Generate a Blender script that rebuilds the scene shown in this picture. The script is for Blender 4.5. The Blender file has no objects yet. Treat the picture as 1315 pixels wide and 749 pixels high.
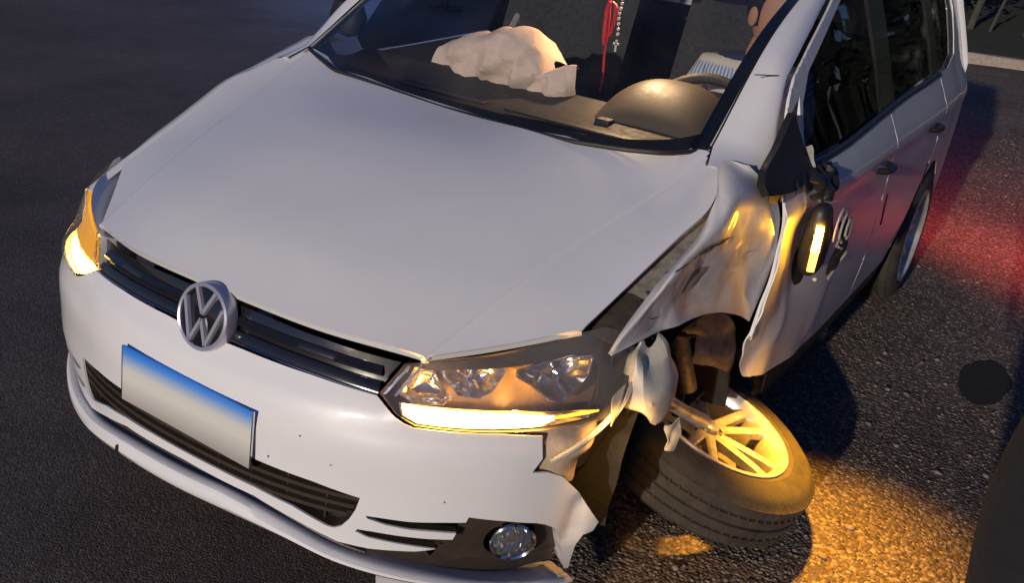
import bpy, bmesh, math, random
import numpy as np
from mathutils import Vector, Matrix
from mathutils.geometry import delaunay_2d_cdt

sc = bpy.context.scene
col = sc.collection
rnd = random.Random(7)
RNG = np.random.default_rng(11)

# ------------------------------------------------------------------ camera
cd = bpy.data.cameras.new('camera')
cam = bpy.data.objects.new('camera', cd)
col.objects.link(cam)
YAW, PITCH, ROLL, FPX = -0.523169, -0.401827, 0.118172, 1266.957
CAM = Vector((1.4435, -1.25434, 1.59818))
fw = Vector((math.sin(YAW) * math.cos(PITCH), math.cos(YAW) * math.cos(PITCH), math.sin(PITCH)))
rt = fw.cross(Vector((0, 0, 1))).normalized()
up = rt.cross(fw)
c_, s_ = math.cos(ROLL), math.sin(ROLL)
rt, up = c_ * rt + s_ * up, -s_ * rt + c_ * up
cam.matrix_world = Matrix(((rt.x, up.x, -fw.x, CAM.x), (rt.y, up.y, -fw.y, CAM.y), (rt.z, up.z, -fw.z, CAM.z), (0, 0, 0, 1)))
cd.sensor_width = 36
cd.lens = FPX * 36 / 1315
cd.clip_start = 0.05
cd.clip_end = 2000
sc.camera = cam

# ------------------------------------------------------------------ world, key light, exposure
w = bpy.data.worlds.new('World')
sc.world = w
w.use_nodes = True
nt = w.node_tree
bg = nt.nodes['Background']
sky = nt.nodes.new('ShaderNodeTexSky')
sky.sky_type = 'NISHITA'
sky.sun_disc = False
sky.sun_elevation = math.radians(5.0)
sky.sun_rotation = math.radians(183)
sky.altitude = 100
sky.ozone_density = 4.6
sky.air_density = 1.0
sky.dust_density = 0.0
dusk = nt.nodes.new('ShaderNodeMix')      # violet cast of the dusk sky, the same all round
dusk.data_type = 'RGBA'
dusk.blend_type = 'MULTIPLY'
dusk.inputs['Factor'].default_value = 1.0
dusk.inputs['B'].default_value = (1.25, .84, 1.05, 1)
nt.links.new(sky.outputs[0], dusk.inputs['A'])
nt.links.new(dusk.outputs['Result'], bg.inputs[0])
bg.inputs[1].default_value = 0.11

sun = bpy.data.lights.new('sun', 'SUN')
sun.energy = 2.75
sun.angle = math.radians(0.9)
sun.color = (1.0, 0.86, 0.70)
so = bpy.data.objects.new('sun', sun)
col.objects.link(so)
SUN_EL = math.radians(12)
dv = Vector((-0.05, 1.0, -math.tan(SUN_EL)))
so.rotation_euler = dv.to_track_quat('-Z', 'Y').to_euler()
so.location = (1.6, -8, 3)

sc.view_settings.view_transform = 'Standard'
sc.view_settings.look = 'None'
sc.view_settings.exposure = 0.0
sc.view_settings.gamma = 1.0
sc.view_settings.use_curve_mapping = False
sc.render.engine = 'CYCLES'
sc.cycles.use_denoising = True
sc.cycles.max_bounces = 8
sc.cycles.transparent_max_bounces = 16
sc.cycles.caustics_reflective = False
sc.cycles.caustics_refractive = False

# ------------------------------------------------------------------ materials
MATS = {}


def nn(t, kind, **kw):
    n = t.nodes.new(kind)
    for k, v in kw.items():
        setattr(n, k, v)
    return n


def mat(name, color, rough=.5, metal=0, coat=0, noise=0, scale=30, bump=0, bscale=120, spec=.5, emit=None, es=0, sss=0, color2=None, aniso=None):
    m = bpy.data.materials.new(name)
    m.use_nodes = True
    t = m.node_tree
    b = t.nodes['Principled BSDF']
    b.inputs['Base Color'].default_value = (*color, 1)
    b.inputs['Roughness'].default_value = rough
    b.inputs['Metallic'].default_value = metal
    b.inputs['Specular IOR Level'].default_value = spec
    if coat:
        b.inputs['Coat Weight'].default_value = coat
        b.inputs['Coat Roughness'].default_value = .08
    if sss:
        b.inputs['Subsurface Weight'].default_value = sss
        b.inputs['Subsurface Radius'].default_value = (.02, .01, .006)
    if emit:
        b.inputs['Emission Color'].default_value = (*emit, 1)
        b.inputs['Emission Strength'].default_value = es
    tc = nn(t, 'ShaderNodeTexCoord')
    if noise or color2:
        n = nn(t, 'ShaderNodeTexNoise')
        n.inputs['Scale'].default_value = scale
        n.inputs['Detail'].default_value = 6
        n.inputs['Roughness'].default_value = .65
        t.links.new(tc.outputs['Object'], n.inputs['Vector'])
        r = nn(t, 'ShaderNodeValToRGB')
        r.color_ramp.elements[0].position = .35
        r.color_ramp.elements[1].position = .68
        c2 = color2 if color2 else tuple(max(0, c * (1 - noise)) for c in color)
        r.color_ramp.elements[0].color = (*c2, 1)
        r.color_ramp.elements[1].color = (*color, 1)
        t.links.new(n.outputs['Fac'], r.inputs['Fac'])
        t.links.new(r.outputs['Color'], b.inputs['Base Color'])
        rr = nn(t, 'ShaderNodeMapRange')
        rr.inputs['From Min'].default_value = .3
        rr.inputs['From Max'].default_value = .7
        rr.inputs['To Min'].default_value = min(1, rough * 1.35)
        rr.inputs['To Max'].default_value = rough
        t.links.new(n.outputs['Fac'], rr.inputs['Value'])
        t.links.new(rr.outputs['Result'], b.inputs['Roughness'])
    if bump:
        n2 = nn(t, 'ShaderNodeTexNoise')
        n2.inputs['Scale'].default_value = bscale
        n2.inputs['Detail'].default_value = 4
        t.links.new(tc.outputs['Object'], n2.inputs['Vector'])
        bp = nn(t, 'ShaderNodeBump')
        bp.inputs['Strength'].default_value = bump
        bp.inputs['Distance'].default_value = .01
        t.links.new(n2.outputs['Fac'], bp.inputs['Height'])
        t.links.new(bp.outputs['Normal'], b.inputs['Normal'])
    MATS[name] = m
    return m


def glass(name, tint, refl=1.0, rough=0.02, dirt=0.0):
    m = bpy.data.materials.new(name)
    m.use_nodes = True
    t = m.node_tree
    t.nodes.clear()
    out = nn(t, 'ShaderNodeOutputMaterial')
    tr = nn(t, 'ShaderNodeBsdfTransparent')
    tr.inputs[0].default_value = (*tint, 1)
    gl = nn(t, 'ShaderNodeBsdfGlossy')
    gl.inputs['Roughness'].default_value = rough
    gl.inputs['Color'].default_value = (refl, refl, refl, 1)
    fr = nn(t, 'ShaderNodeFresnel')
    ge = nn(t, 'ShaderNodeNewGeometry')
    io = nn(t, 'ShaderNodeMapRange')
    io.inputs['To Min'].default_value = 1.45
    io.inputs['To Max'].default_value = 1 / 1.45
    t.links.new(ge.outputs['Backfacing'], io.inputs['Value'])
    t.links.new(io.outputs[0], fr.inputs['IOR'])
    mx = nn(t, 'ShaderNodeMixShader')
    t.links.new(fr.outputs[0], mx.inputs[0])
    t.links.new(tr.outputs[0], mx.inputs[1])
    t.links.new(gl.outputs[0], mx.inputs[2])
    last = mx
    if dirt:
        df = nn(t, 'ShaderNodeBsdfDiffuse')
        df.inputs[0].default_value = (.5, .5, .5, 1)
        tc = nn(t, 'ShaderNodeTexCoord')
        n = nn(t, 'ShaderNodeTexNoise')
        n.inputs['Scale'].default_value = 5
        n.inputs['Detail'].default_value = 8
        t.links.new(tc.outputs['Object'], n.inputs['Vector'])
        mr = nn(t, 'ShaderNodeMapRange')
        mr.inputs['From Min'].default_value = .4
        mr.inputs['From Max'].default_value = .8
        mr.inputs['To Max'].default_value = dirt
        mr.inputs['To Min'].default_value = dirt * .25
        t.links.new(n.outputs['Fac'], mr.inputs['Value'])
        m2 = nn(t, 'ShaderNodeMixShader')
        t.links.new(mr.outputs[0], m2.inputs[0])
        t.links.new(mx.outputs[0], m2.inputs[1])
        t.links.new(df.outputs[0], m2.inputs[2])
        last = m2
    t.links.new(last.outputs[0], out.inputs['Surface'])
    MATS[name] = m
    return m


def emitter(name, color, strength):
    m = bpy.data.materials.new(name)
    m.use_nodes = True
    t = m.node_tree
    t.nodes.clear()
    out = nn(t, 'ShaderNodeOutputMaterial')
    e = nn(t, 'ShaderNodeEmission')
    e.inputs[0].default_value = (*color, 1)
    e.inputs[1].default_value = strength
    t.links.new(e.outputs[0], out.inputs['Surface'])
    MATS[name] = m
    return m


mat('paint', (.77, .77, .80), .34, coat=.9, noise=.035, scale=9, bump=.004, bscale=60)
def speckle(m):
    t = m.node_tree
    b = t.nodes['Principled BSDF']
    src = b.inputs['Base Color'].links[0].from_socket
    tc = nn(t, 'ShaderNodeTexCoord')
    n = nn(t, 'ShaderNodeTexNoise')
    n.inputs['Scale'].default_value = 160
    n.inputs['Detail'].default_value = 3
    t.links.new(tc.outputs['Object'], n.inputs['Vector'])
    n2 = nn(t, 'ShaderNodeTexNoise')
    n2.inputs['Scale'].default_value = 2.5
    n2.inputs['Detail'].default_value = 5
    t.links.new(tc.outputs['Object'], n2.inputs['Vector'])
    ad = nn(t, 'ShaderNodeMath', operation='MULTIPLY_ADD')
    ad.inputs[1].default_value = .35
    t.links.new(n2.outputs['Fac'], ad.inputs[0])
    t.links.new(n.outputs['Fac'], ad.inputs[2])
    mr = nn(t, 'ShaderNodeMapRange')
    mr.inputs['From Min'].default_value = .84
    mr.inputs['From Max'].default_value = .96
    mr.inputs['To Max'].default_value = .22
    t.links.new(ad.outputs[0], mr.inputs['Value'])
    mx = nn(t, 'ShaderNodeMix', data_type='RGBA')
    mx.inputs['B'].default_value = (.30, .26, .22, 1)
    t.links.new(mr.outputs[0], mx.inputs['Factor'])
    t.links.new(src, mx.inputs['A'])
    t.links.new(mx.outputs['Result'], b.inputs['Base Color'])


speckle(MATS['paint'])
mat('paint_scuffed', (.66, .65, .66), .42, coat=.4, color2=(.36, .33, .32), scale=14, bump=.10, bscale=35)
mat('paint_bent', (.69, .69, .71), .45, coat=.3, color2=(.58, .56, .55), scale=17, bump=.01, bscale=70)
mat('inner_white', (.55, .52, .46), .5, noise=.25, scale=25, bump=.08, bscale=40)
mat('black_plastic', (.018, .017, .017), .42, noise=.3, scale=40, bump=.05, bscale=300)
mat('gloss_black', (.012, .011, .012), .16, coat=.8, noise=.2, scale=20)
mat('bezel_plastic', (.055, .040, .030), .38, noise=.35, scale=30, bump=.04, bscale=200)
mat('frit', (.008, .008, .009), .15, noise=.2, scale=20)
mat('rubber', (.022, .020, .019), .78, color2=(.05, .042, .035), scale=22, bump=.12, bscale=140)
mat('alloy', (.66, .65, .63), .32, metal=.4, color2=(.38, .35, .32), scale=18)
mat('chrome', (.80, .80, .84), .09, metal=1, noise=.08, scale=30)
mat('logo_chrome', (.50, .50, .62), .24, metal=.45, coat=.6, noise=.12, scale=40)
mat('reflector', (.85, .83, .80), .12, metal=1, noise=.1, scale=60, bump=.04, bscale=70)
mat('lamp_housing', (.30, .22, .17), .3, metal=.3, noise=.4, scale=14)
mat('steel', (.34, .33, .31), .42, metal=.8, color2=(.16, .13, .11), scale=40)
mat('rail_metal', (.42, .40, .36), .5, metal=.2, color2=(.17, .14, .11), scale=26, bump=.05)
mat('rust_dark', (.06, .042, .03), .75, color2=(.02, .015, .012), scale=30, bump=.15, bscale=60)
mat('liner', (.02, .017, .015), .8, noise=.5, scale=18, bump=.2, bscale=60)
mat('milky_plastic', (.58, .56, .50), .38, noise=.25, scale=18, sss=.15, bump=.08, bscale=30)
mat('dash', (.045, .040, .037), .55, noise=.25, scale=50, bump=.06, bscale=500)
mat('binnacle', (.14, .105, .07), .42, noise=.12, scale=60, bump=.03, bscale=500)
mat('airbag', (.82, .60, .50), .9, noise=.12, scale=40, bump=.2, bscale=60)
mat('seat_cloth', (.05, .048, .052), .9, noise=.4, scale=60, bump=.2, bscale=300)
mat('trim_grey', (.30, .29, .29), .7, noise=.1)
mat('skin', (.52, .27, .18), .5, noise=.12, scale=30, sss=.08)
mat('hair', (.012, .010, .009), .55, noise=.3, scale=90, bump=.3, bscale=150)
mat('dark_cloth', (.012, .012, .016), .9, noise=.3, scale=40, bump=.2, bscale=200)
mat('jeans', (.03, .045, .10), .9, noise=.3, scale=60, bump=.2, bscale=300)
mat('red_cord', (.55, .02, .03), .5, noise=.2, scale=80)
mat('bead', (.65, .62, .60), .25, noise=.2, scale=80)
mat('teal', (.02, .35, .32), .6, noise=.2, scale=60)
mat('bracket', (.55, .42, .30), .5, noise=.3, scale=30, bump=.08)
mat('concrete', (.36, .31, .26), .9, color2=(.25, .21, .17), scale=20, bump=.3, bscale=40)
mat('verge', (.035, .045, .018), .95, color2=(.015, .02, .008), scale=9, bump=.5, bscale=20)
mat('leaf', (.030, .045, .020), .7, color2=(.012, .02, .008), scale=5)
mat('post_wood', (.065, .06, .052), .85, noise=.4, scale=18, bump=.2)
mat('stone', (.26, .215, .18), .85, color2=(.085, .068, .055), scale=34, bump=.2, bscale=90)
mat('scrape', (.10, .065, .045), .7, color2=(.03, .022, .018), scale=60, bump=.2)
glass('windscreen_glass', (.80, .84, .86), 1.0, .015, dirt=.03)
glass('dark_glass', (.10, .11, .12), .55, .02, dirt=.01)
glass('side_glass', (.42, .44, .46), .55, .02, dirt=.02)
glass('lamp_glass', (.96, .94, .92), .9, .04, dirt=.24)  # dirt film raised to stand in for the lamp's glow haze
emitter('indicator_glow', (1.0, .46, .05), 70)
emitter('indicator_glow_soft', (1.0, .42, .03), 3.5)
emitter('mirror_glow', (1.0, .44, .016), 260)
emitter('mirror_glow_soft', (1.0, .40, .03), 12)
emitter('tail_glow', (1.0, .05, .04), 60)


def mirror_stripe():
    m = bpy.data.materials.new('striped_shirt')
    m.use_nodes = True
    t = m.node_tree
    b = t.nodes['Principled BSDF']
    b.inputs['Roughness'].default_value = .85
    tc = nn(t, 'ShaderNodeTexCoord')
    sep = nn(t, 'ShaderNodeSeparateXYZ')
    t.links.new(tc.outputs['Object'], sep.inputs[0])
    wv = nn(t, 'ShaderNodeTexWave', wave_type='BANDS', bands_direction='X')
    wv.inputs['Scale'].default_value = 26
    wv.inputs['Distortion'].default_value = 1.5
    t.links.new(tc.outputs['Object'], wv.inputs['Vector'])
    # a blue striped chest band between two heights, sand coloured cloth elsewhere
    mr = nn(t, 'ShaderNodeMapRange')
    mr.inputs['From Min'].default_value = 1.118
    mr.inputs['From Max'].default_value = 1.108
    t.links.new(sep.outputs['Z'], mr.inputs['Value'])
    mr2 = nn(t, 'ShaderNodeMapRange')
    mr2.inputs['From Min'].default_value = 1.062
    mr2.inputs['From Max'].default_value = 1.072
    t.links.new(sep.outputs['Z'], mr2.inputs['Value'])
    mul = nn(t, 'ShaderNodeMath', operation='MULTIPLY')
    t.links.new(mr.outputs[0], mul.inputs[0])
    t.links.new(mr2.outputs[0], mul.inputs[1])
    mx = nn(t, 'ShaderNodeMix', data_type='RGBA')
    mx.inputs['A'].default_value = (.10, .18, .38, 1)
    mx.inputs['B'].default_value = (.60, .62, .66, 1)
    t.links.new(wv.outputs['Fac'], mx.inputs['Factor'])
    m2 = nn(t, 'ShaderNodeMix', data_type='RGBA')
    m2.inputs['A'].default_value = (.62, .58, .52, 1)
    t.links.new(mul.outputs[0], m2.inputs['Factor'])
    t.links.new(mx.outputs['Result'], m2.inputs['B'])
    t.links.new(m2.outputs['Result'], b.inputs['Base Color'])
    MATS['striped_shirt'] = m


mirror_stripe()


def plate_mat():
    m = bpy.data.materials.new('plate_face')
    m.use_nodes = True
    t = m.node_tree
    b = t.nodes['Principled BSDF']
    b.inputs['Roughness'].default_value = .6
    b.inputs['Specular IOR Level'].default_value = .2
    tc = nn(t, 'ShaderNodeTexCoord')
    sep = nn(t, 'ShaderNodeSeparateXYZ')
    t.links.new(tc.outputs['Object'], sep.inputs[0])
    n = nn(t, 'ShaderNodeTexNoise')
    n.inputs['Scale'].default_value = 9
    n.inputs['Detail'].default_value = 3
    t.links.new(tc.outputs['Object'], n.inputs['Vector'])
    ad = nn(t, 'ShaderNodeMath', operation='MULTIPLY_ADD')
    ad.inputs[1].default_value = .0015
    t.links.new(n.outputs['Fac'], ad.inputs[0])
    t.links.new(sep.outputs['Z'], ad.inputs[2])
    r = nn(t, 'ShaderNodeValToRGB')
    mr = nn(t, 'ShaderNodeMapRange')
    mr.inputs['From Min'].default_value = .437
    mr.inputs['From Max'].default_value = .585
    t.links.new(ad.outputs[0], mr.inputs['Value'])
    t.links.new(mr.outputs[0], r.inputs['Fac'])
    e = r.color_ramp.elements
    e[0].position = 0
    e[0].color = (.30, .29, .28, 1)
    e[1].position = 1
    e[1].color = (.04, .22, .72, 1)
    for p, c in ((.22, (.46, .45, .43)), (.45, (.62, .61, .57)), (.60, (.58, .59, .58)), (.82, (.09, .27, .72)), (.92, (.02, .18, .70))):
        k = e.new(p)
        k.color = (*c, 1)
    t.links.new(r.outputs['Color'], b.inputs['Base Color'])
    MATS['plate_face'] = m


plate_mat()


def ground_mat(name, c1, c2, c3, vscale, bump, rough, dist=.01):
    m = bpy.data.materials.new(name)
    m.use_nodes = True
    t = m.node_tree
    b = t.nodes['Principled BSDF']
    b.inputs['Roughness'].default_value = rough
    b.inputs['Specular IOR Level'].default_value = .3
    tc = nn(t, 'ShaderNodeTexCoord')
    v = nn(t, 'ShaderNodeTexVoronoi', feature='F1')
    v.inputs['Scale'].default_value = vscale
    t.links.new(tc.outputs['Object'], v.inputs['Vector'])
    n = nn(t, 'ShaderNodeTexNoise')
    n.inputs['Scale'].default_value = .9
    n.inputs['Detail'].default_value = 8
    n.inputs['Roughness'].default_value = .7
    t.links.new(tc.outputs['Object'], n.inputs['Vector'])
    sepc = nn(t, 'ShaderNodeSeparateColor')
    t.links.new(v.outputs['Color'], sepc.inputs[0])
    r = nn(t, 'ShaderNodeValToRGB')
    e = r.color_ramp.elements
    e[0].position = .0
    e[0].color = (*c1, 1)
    e[1].position = 1
    e[1].color = (*c3, 1)
    k = e.new(.7)
    k.color = (*c2, 1)
    t.links.new(sepc.outputs[0], r.inputs['Fac'])
    mx = nn(t, 'ShaderNodeMix', data_type='RGBA', blend_type='MULTIPLY')
    mx.inputs['Factor'].default_value = .9
    r2 = nn(t, 'ShaderNodeValToRGB')
    r2.color_ramp.elements[0].position = .3
    r2.color_ramp.elements[0].color = (.45, .43, .42, 1)
    r2.color_ramp.elements[1].position = .7
    r2.color_ramp.elements[1].color = (1.1, 1.05, 1.0, 1)
    t.links.new(n.outputs['Fac'], r2.inputs['Fac'])
    t.links.new(r.outputs['Color'], mx.inputs['A'])
    t.links.new(r2.outputs['Color'], mx.inputs['B'])
    t.links.new(mx.outputs['Result'], b.inputs['Base Color'])
    n2 = nn(t, 'ShaderNodeTexNoise')
    n2.inputs['Scale'].default_value = vscale * .6
    n2.inputs['Detail'].default_value = 5
    t.links.new(tc.outputs['Object'], n2.inputs['Vector'])
    ma = nn(t, 'ShaderNodeMath', operation='MULTIPLY_ADD')
    ma.inputs[1].default_value = -1.0
    t.links.new(v.outputs['Distance'], ma.inputs[0])
    t.links.new(n2.outputs['Fac'], ma.inputs[2])
    bp = nn(t, 'ShaderNodeBump')
    bp.inputs['Strength'].default_value = bump
    bp.inputs['Distance'].default_value = dist
    t.links.new(ma.outputs[0], bp.inputs['Height'])
    t.links.new(bp.outputs['Normal'], b.inputs['Normal'])
    MATS[name] = m


ground_mat('asphalt', (.095, .077, .070), (.135, .112, .10), (.23, .195, .175), 200, .34, .8, .005)
ground_mat('gravel', (.085, .066, .053), (.18, .145, .12), (.38, .33, .28), 95, .9, .9, .010)

# ------------------------------------------------------------------ mesh helpers


def obj(name, verts, faces, m, parent=None, smooth=True, angle=40, solid=0, bevel=0, offset=-1):
    me = bpy.data.meshes.new(name)
    me.from_pydata([tuple(map(float, v)) for v in verts], [], [tuple(map(int, f)) for f in faces])
    me.validate()
    me.update()
    if m:
        me.materials.append(MATS[m] if isinstance(m, str) else m)
    if smooth:
        for p in me.polygons:
            p.use_smooth = True
        try:
            me.set_sharp_from_angle(angle=math.radians(angle))
        except Exception:
            pass
    o = bpy.data.objects.new(name, me)
    col.objects.link(o)
    if parent is not None:
        o.parent = parent
    if bevel:
        md = o.modifiers.new('edge', 'BEVEL')
        md.width = bevel
        md.segments = 2
        md.limit_method = 'ANGLE'
    if solid:
        md = o.modifiers.new('thick', 'SOLIDIFY')
        md.thickness = solid
        md.offset = offset
        es_ = o.modifiers.new('split', 'EDGE_SPLIT')
        es_.split_angle = math.radians(max(angle, 45))
    return o


def thing(name, label, cat, loc=(0, 0, 0), group=None):
    o = bpy.data.objects.new(name, None)
    o.empty_display_size = .1
    col.objects.link(o)
    o.location = loc
    o['label'] = label
    o['category'] = cat
    if group:
        o['group'] = group
    return o


def tag(o, label, cat, group=None):
    o['label'] = label
    o['category'] = cat
    if group:
        o['group'] = group
    return o


def catmull(P, k):
    """resample control points P (n,d) with k steps per span"""
    P = np.asarray(P, float)
    n = len(P)
    if n == 2:
        t = np.linspace(0, 1, k + 1)[:, None]
        return P[0] * (1 - t) + P[1] * t
    E_ = np.vstack([2 * P[0] - P[1], P, 2 * P[-1] - P[-2]])
    out = []
    for i in range(n - 1):
        p0, p1, p2, p3 = E_[i:i + 4]
        for j in range(k):
            t = j / k
            out.append(.5 * (2 * p1 + (p2 - p0) * t + (2 * p0 - 5 * p1 + 4 * p2 - p3) * t * t + (3 * p1 - p0 - 3 * p2 + p3) * t ** 3))
    out.append(P[-1])
    return np.array(out)


def net(ctrl, ku, kv):
    C = np.asarray(ctrl, float)
    m, n, d = C.shape
    A = np.stack([catmull(C[:, j], ku) for j in range(n)], 1)
    return np.stack([catmull(A[i], kv) for i in range(A.shape[0])], 0)


def gridfaces(m, n, closed_u=False, closed_v=False, flip=False):
    f = []
    for i in range(m if closed_u else m - 1):
        for j in range(n if closed_v else n - 1):
            a, b = i * n + j, i * n + (j + 1) % n
            c, d = ((i + 1) % m) * n + (j + 1) % n, ((i + 1) % m) * n + j
            f.append((a, d, c, b) if flip else (a, b, c, d))
    return f


def grid(name, G, m, parent=None, flip=False, **kw):
    return obj(name, G.reshape(-1, 3), gridfaces(G.shape[0], G.shape[1], flip=flip), m, parent, **kw)


def frames(path):
    path = np.asarray(path, float)
    T = np.gradient(path, axis=0)
    T /= np.linalg.norm(T, axis=1)[:, None] + 1e-12
    nrm = np.cross(T[0], (0, 0, 1))
    if np.linalg.norm(nrm) < 1e-3:
        nrm = np.cross(T[0], (0, 1, 0))
    nrm /= np.linalg.norm(nrm)
    N = []
    for t in T:
        nrm = nrm - t * (nrm @ t)
        nrm /= np.linalg.norm(nrm) + 1e-12
        N.append(nrm)
    N = np.array(N)
    return T, N, np.cross(T, N)


def tube_geo(path, r, seg=10, cap=True):
    path = np.asarray(path, float)
    T, N, B = frames(path)
    r = np.broadcast_to(np.asarray(r, float), (len(path),))
    a = np.linspace(0, 2 * np.pi, seg, endpoint=False)
    V = path[:, None, :] + r[:, None, None] * (np.cos(a)[None, :, None] * N[:, None, :] + np.sin(a)[None, :, None] * B[:, None, :])
    F_ = gridfaces(len(path), seg, closed_v=True)
    V = V.reshape(-1, 3)
    if cap:
        F_.append(tuple(range(seg)))
        F_.append(tuple(range(len(V) - 1, len(V) - seg - 1, -1)))
    return V, F_


def tube(name, path, r, m, parent=None, seg=10, k=0, **kw):
    if k:
        path = catmull(path, k)
        if np.ndim(r):
            r = np.interp(np.linspace(0, 1, len(path)), np.linspace(0, 1, len(r)), r)
    V, F_ = tube_geo(path, r, seg)
    return obj(name, V, F_, m, parent, **kw)


def lathe_geo(profile, seg=48, axis='z'):
    """profile list of (r, h) closed polygons optional"""
    p = np.asarray(profile, float)
    a = np.linspace(0, 2 * np.pi, seg, endpoint=False)
    V = np.stack([p[:, None, 0] * np.cos(a), p[:, None, 0] * np.sin(a), np.broadcast_to(p[:, None, 1], (len(p), seg))], -1)
    return V.reshape(-1, 3), gridfaces(len(p), seg, closed_v=True)


def xf(V, M):
    V = np.asarray(V, float)
    return V @ np.array(M.to_3x3()).T + np.array(M.to_translation())


def box_geo(sx, sy, sz, c=(0, 0, 0)):
    V = np.array([(x, y, z) for x in (-1, 1) for y in (-1, 1) for z in (-1, 1)], float) * (sx / 2, sy / 2, sz / 2) + np.asarray(c)
    return V, [(0, 1, 3, 2), (4, 6, 7, 5), (0, 4, 5, 1), (2, 3, 7, 6), (0, 2, 6, 4), (1, 5, 7, 3)]


def merge(*gs):
    V, F_ = [], []
    o = 0
    for v, f in gs:
        V.append(np.asarray(v, float))
        F_ += [tuple(i + o for i in q) for q in f]
        o += len(v)
    return np.vstack(V), F_


def resample(poly, step, closed=True):
    P = [np.asarray(p, float) for p in poly]
    out = []
    n = len(P)
    for i in range(n if closed else n - 1):
        a, b = P[i], P[(i + 1) % n]
        k = max(1, int(math.ceil(np.linalg.norm(b - a) / step)))
        for j in range(k):
            out.append(a + (b - a) * j / k)
    if not closed:
        out.append(P[-1])
    return np.array(out)


def inpoly(pts, poly):
    x, y = pts[:, 0], pts[:, 1]
    r = np.zeros(len(pts), bool)
    j = len(poly) - 1
    for i in range(len(poly)):
        xi, yi = poly[i]
        xj, yj = poly[j]
        c = ((yi > y) != (yj > y)) & (x < (xj - xi) * (y - yi) / (yj - yi + 1e-15) + xi)
        r ^= c
        j = i
    return r


def trimmed_geo(fn, outer, holes=(), step=.02, bstep=.012):
    loops = [resample(outer, bstep)] + [resample(h, bstep) for h in holes]
    pts = []
    edges = []
    for L in loops:
        o = len(pts)
        pts += [tuple(p) for p in L]
        edges += [(o + i, o + (i + 1) % len(L)) for i in range(len(L))]
    lo, hi = loops[0].min(0), loops[0].max(0)
    gx, gy = np.meshgrid(np.arange(lo[0], hi[0], step), np.arange(lo[1], hi[1], step), indexing='ij')
    g = np.stack([gx.ravel(), gy.ravel()], 1) + RNG.uniform(-.08, .08, (gx.size, 2)) * step
    keep = inpoly(g, loops[0])
    for h in loops[1:]:
        keep &= ~inpoly(g, h)
    g = g[keep]
    allb = np.vstack(loops)
    if len(g):
        d = np.min(((g[:, None, :] - allb[None]) ** 2).sum(-1), 1)
        g = g[d > (.55 * step) ** 2]
        pts += [tuple(p) for p in g]
    r = delaunay_2d_cdt([Vector(p) for p in pts], edges, [], 0, 1e-7)
    V2 = np.array([tuple(v) for v in r[0]])
    F_ = np.array([f for f in r[2] if len(f) == 3])
    cen = V2[F_].mean(1)
    k = inpoly(cen, loops[0])
    for h in loops[1:]:
        k &= ~inpoly(cen, h)
    F_ = F_[k]
    V3 = fn(V2[:, 0], V2[:, 1])
    return V3, [tuple(f) for f in F_]


def trimmed(name, fn, outer, m, parent, holes=(), step=.02, bstep=.012, flip=False, **kw):
    V, F_ = trimmed_geo(fn, outer, holes, step, bstep)
    if flip:
        F_ = [f[::-1] for f in F_]
    return obj(name, V, F_, m, parent, **kw)


def smooth_fn(xs, ys):
    xs = np.array(xs, float)
    ys = np.array(ys, float)
    m = np.gradient(ys, xs)

    def f(x):
        x = np.asarray(x, float)
        i = np.clip(np.searchsorted(xs, x) - 1, 0, len(xs) - 2)
        h = xs[i + 1] - xs[i]
        t = np.clip((x - xs[i]) / h, -.5, 1.5)
        return (2 * t ** 3 - 3 * t ** 2 + 1) * ys[i] + (t ** 3 - 2 * t ** 2 + t) * h * m[i] + (-2 * t ** 3 + 3 * t ** 2) * ys[i + 1] + (t ** 3 - t ** 2) * h * m[i + 1]
    return f


def sstep(a, b, x):
    t = np.clip((np.asarray(x, float) - a) / (b - a), 0, 1)
    return t * t * (3 - 2 * t)


def vnoise(P, scale, seed=0):
    """cheap smooth 3-D value noise, -1..1"""
    P = np.asarray(P, float) * scale + seed * 17.3
    i = np.floor(P).astype(int)
    f = P - i
    f = f * f * (3 - 2 * f)

    def h(a, b, c):
        n = (a * 374761393 + b * 668265263 + c * 2147483647 + seed * 974711) & 0xffffffff
        n = ((n ^ (n >> 13)) * 1274126177) & 0xffffffff
        return ((n ^ (n >> 16)) & 0xffff) / 32767.5 - 1
    r = 0
    for a in (0, 1):
        for b in (0, 1):
            for c in (0, 1):
                wgt = np.where(a, f[..., 0], 1 - f[..., 0]) * np.where(b, f[..., 1], 1 - f[..., 1]) * np.where(c, f[..., 2], 1 - f[..., 2])
                r = r + wgt * h(i[..., 0] + a, i[..., 1] + b, i[..., 2] + c)
    return r


def folds(P, dirs, warp=.35, seed=1):
    """sharp creases: sum of triangle waves along several directions, a little warped"""
    P = np.asarray(P, float)
    r = 0
    for k_, (dx, dy, dz, a_) in enumerate(dirs):
        u = P @ np.array((dx, dy, dz)) + warp * vnoise(P, 6, seed + k_) + .37 * k_
        t = np.abs(u - np.floor(u + .5)) * 2
        r = r + a_ * (t - .5)
    return r


# ------------------------------------------------------------------ car surfaces
NEXP, BDEP, A0 = 2.4, .75, .83
a_z = smooth_fn([.10, .2, .3, .4, .5, .62, .70, .80, .9], [.75, .775, .805, .825, .83, .825, .805, .77, .74])
y0_z = smooth_fn([.10, .2, .25, .35, .45, .57, .62, .65, .695, .72, .745, .8, .9], [.03, -.02, -.045, -.055, -.052, -.045, -.027, -.005, .01, .016, .03, .075, .16])
_t = np.linspace(0, np.pi / 2, 4001)
_x = A0 * np.sin(_t) ** (2 / NEXP)
_y = BDEP * (1 - np.cos(_t) ** (2 / NEXP))
_s = np.concatenate([[0], np.cumsum(np.hypot(np.diff(_x), np.diff(_y)))])
SMAX = _s[-1]


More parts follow.
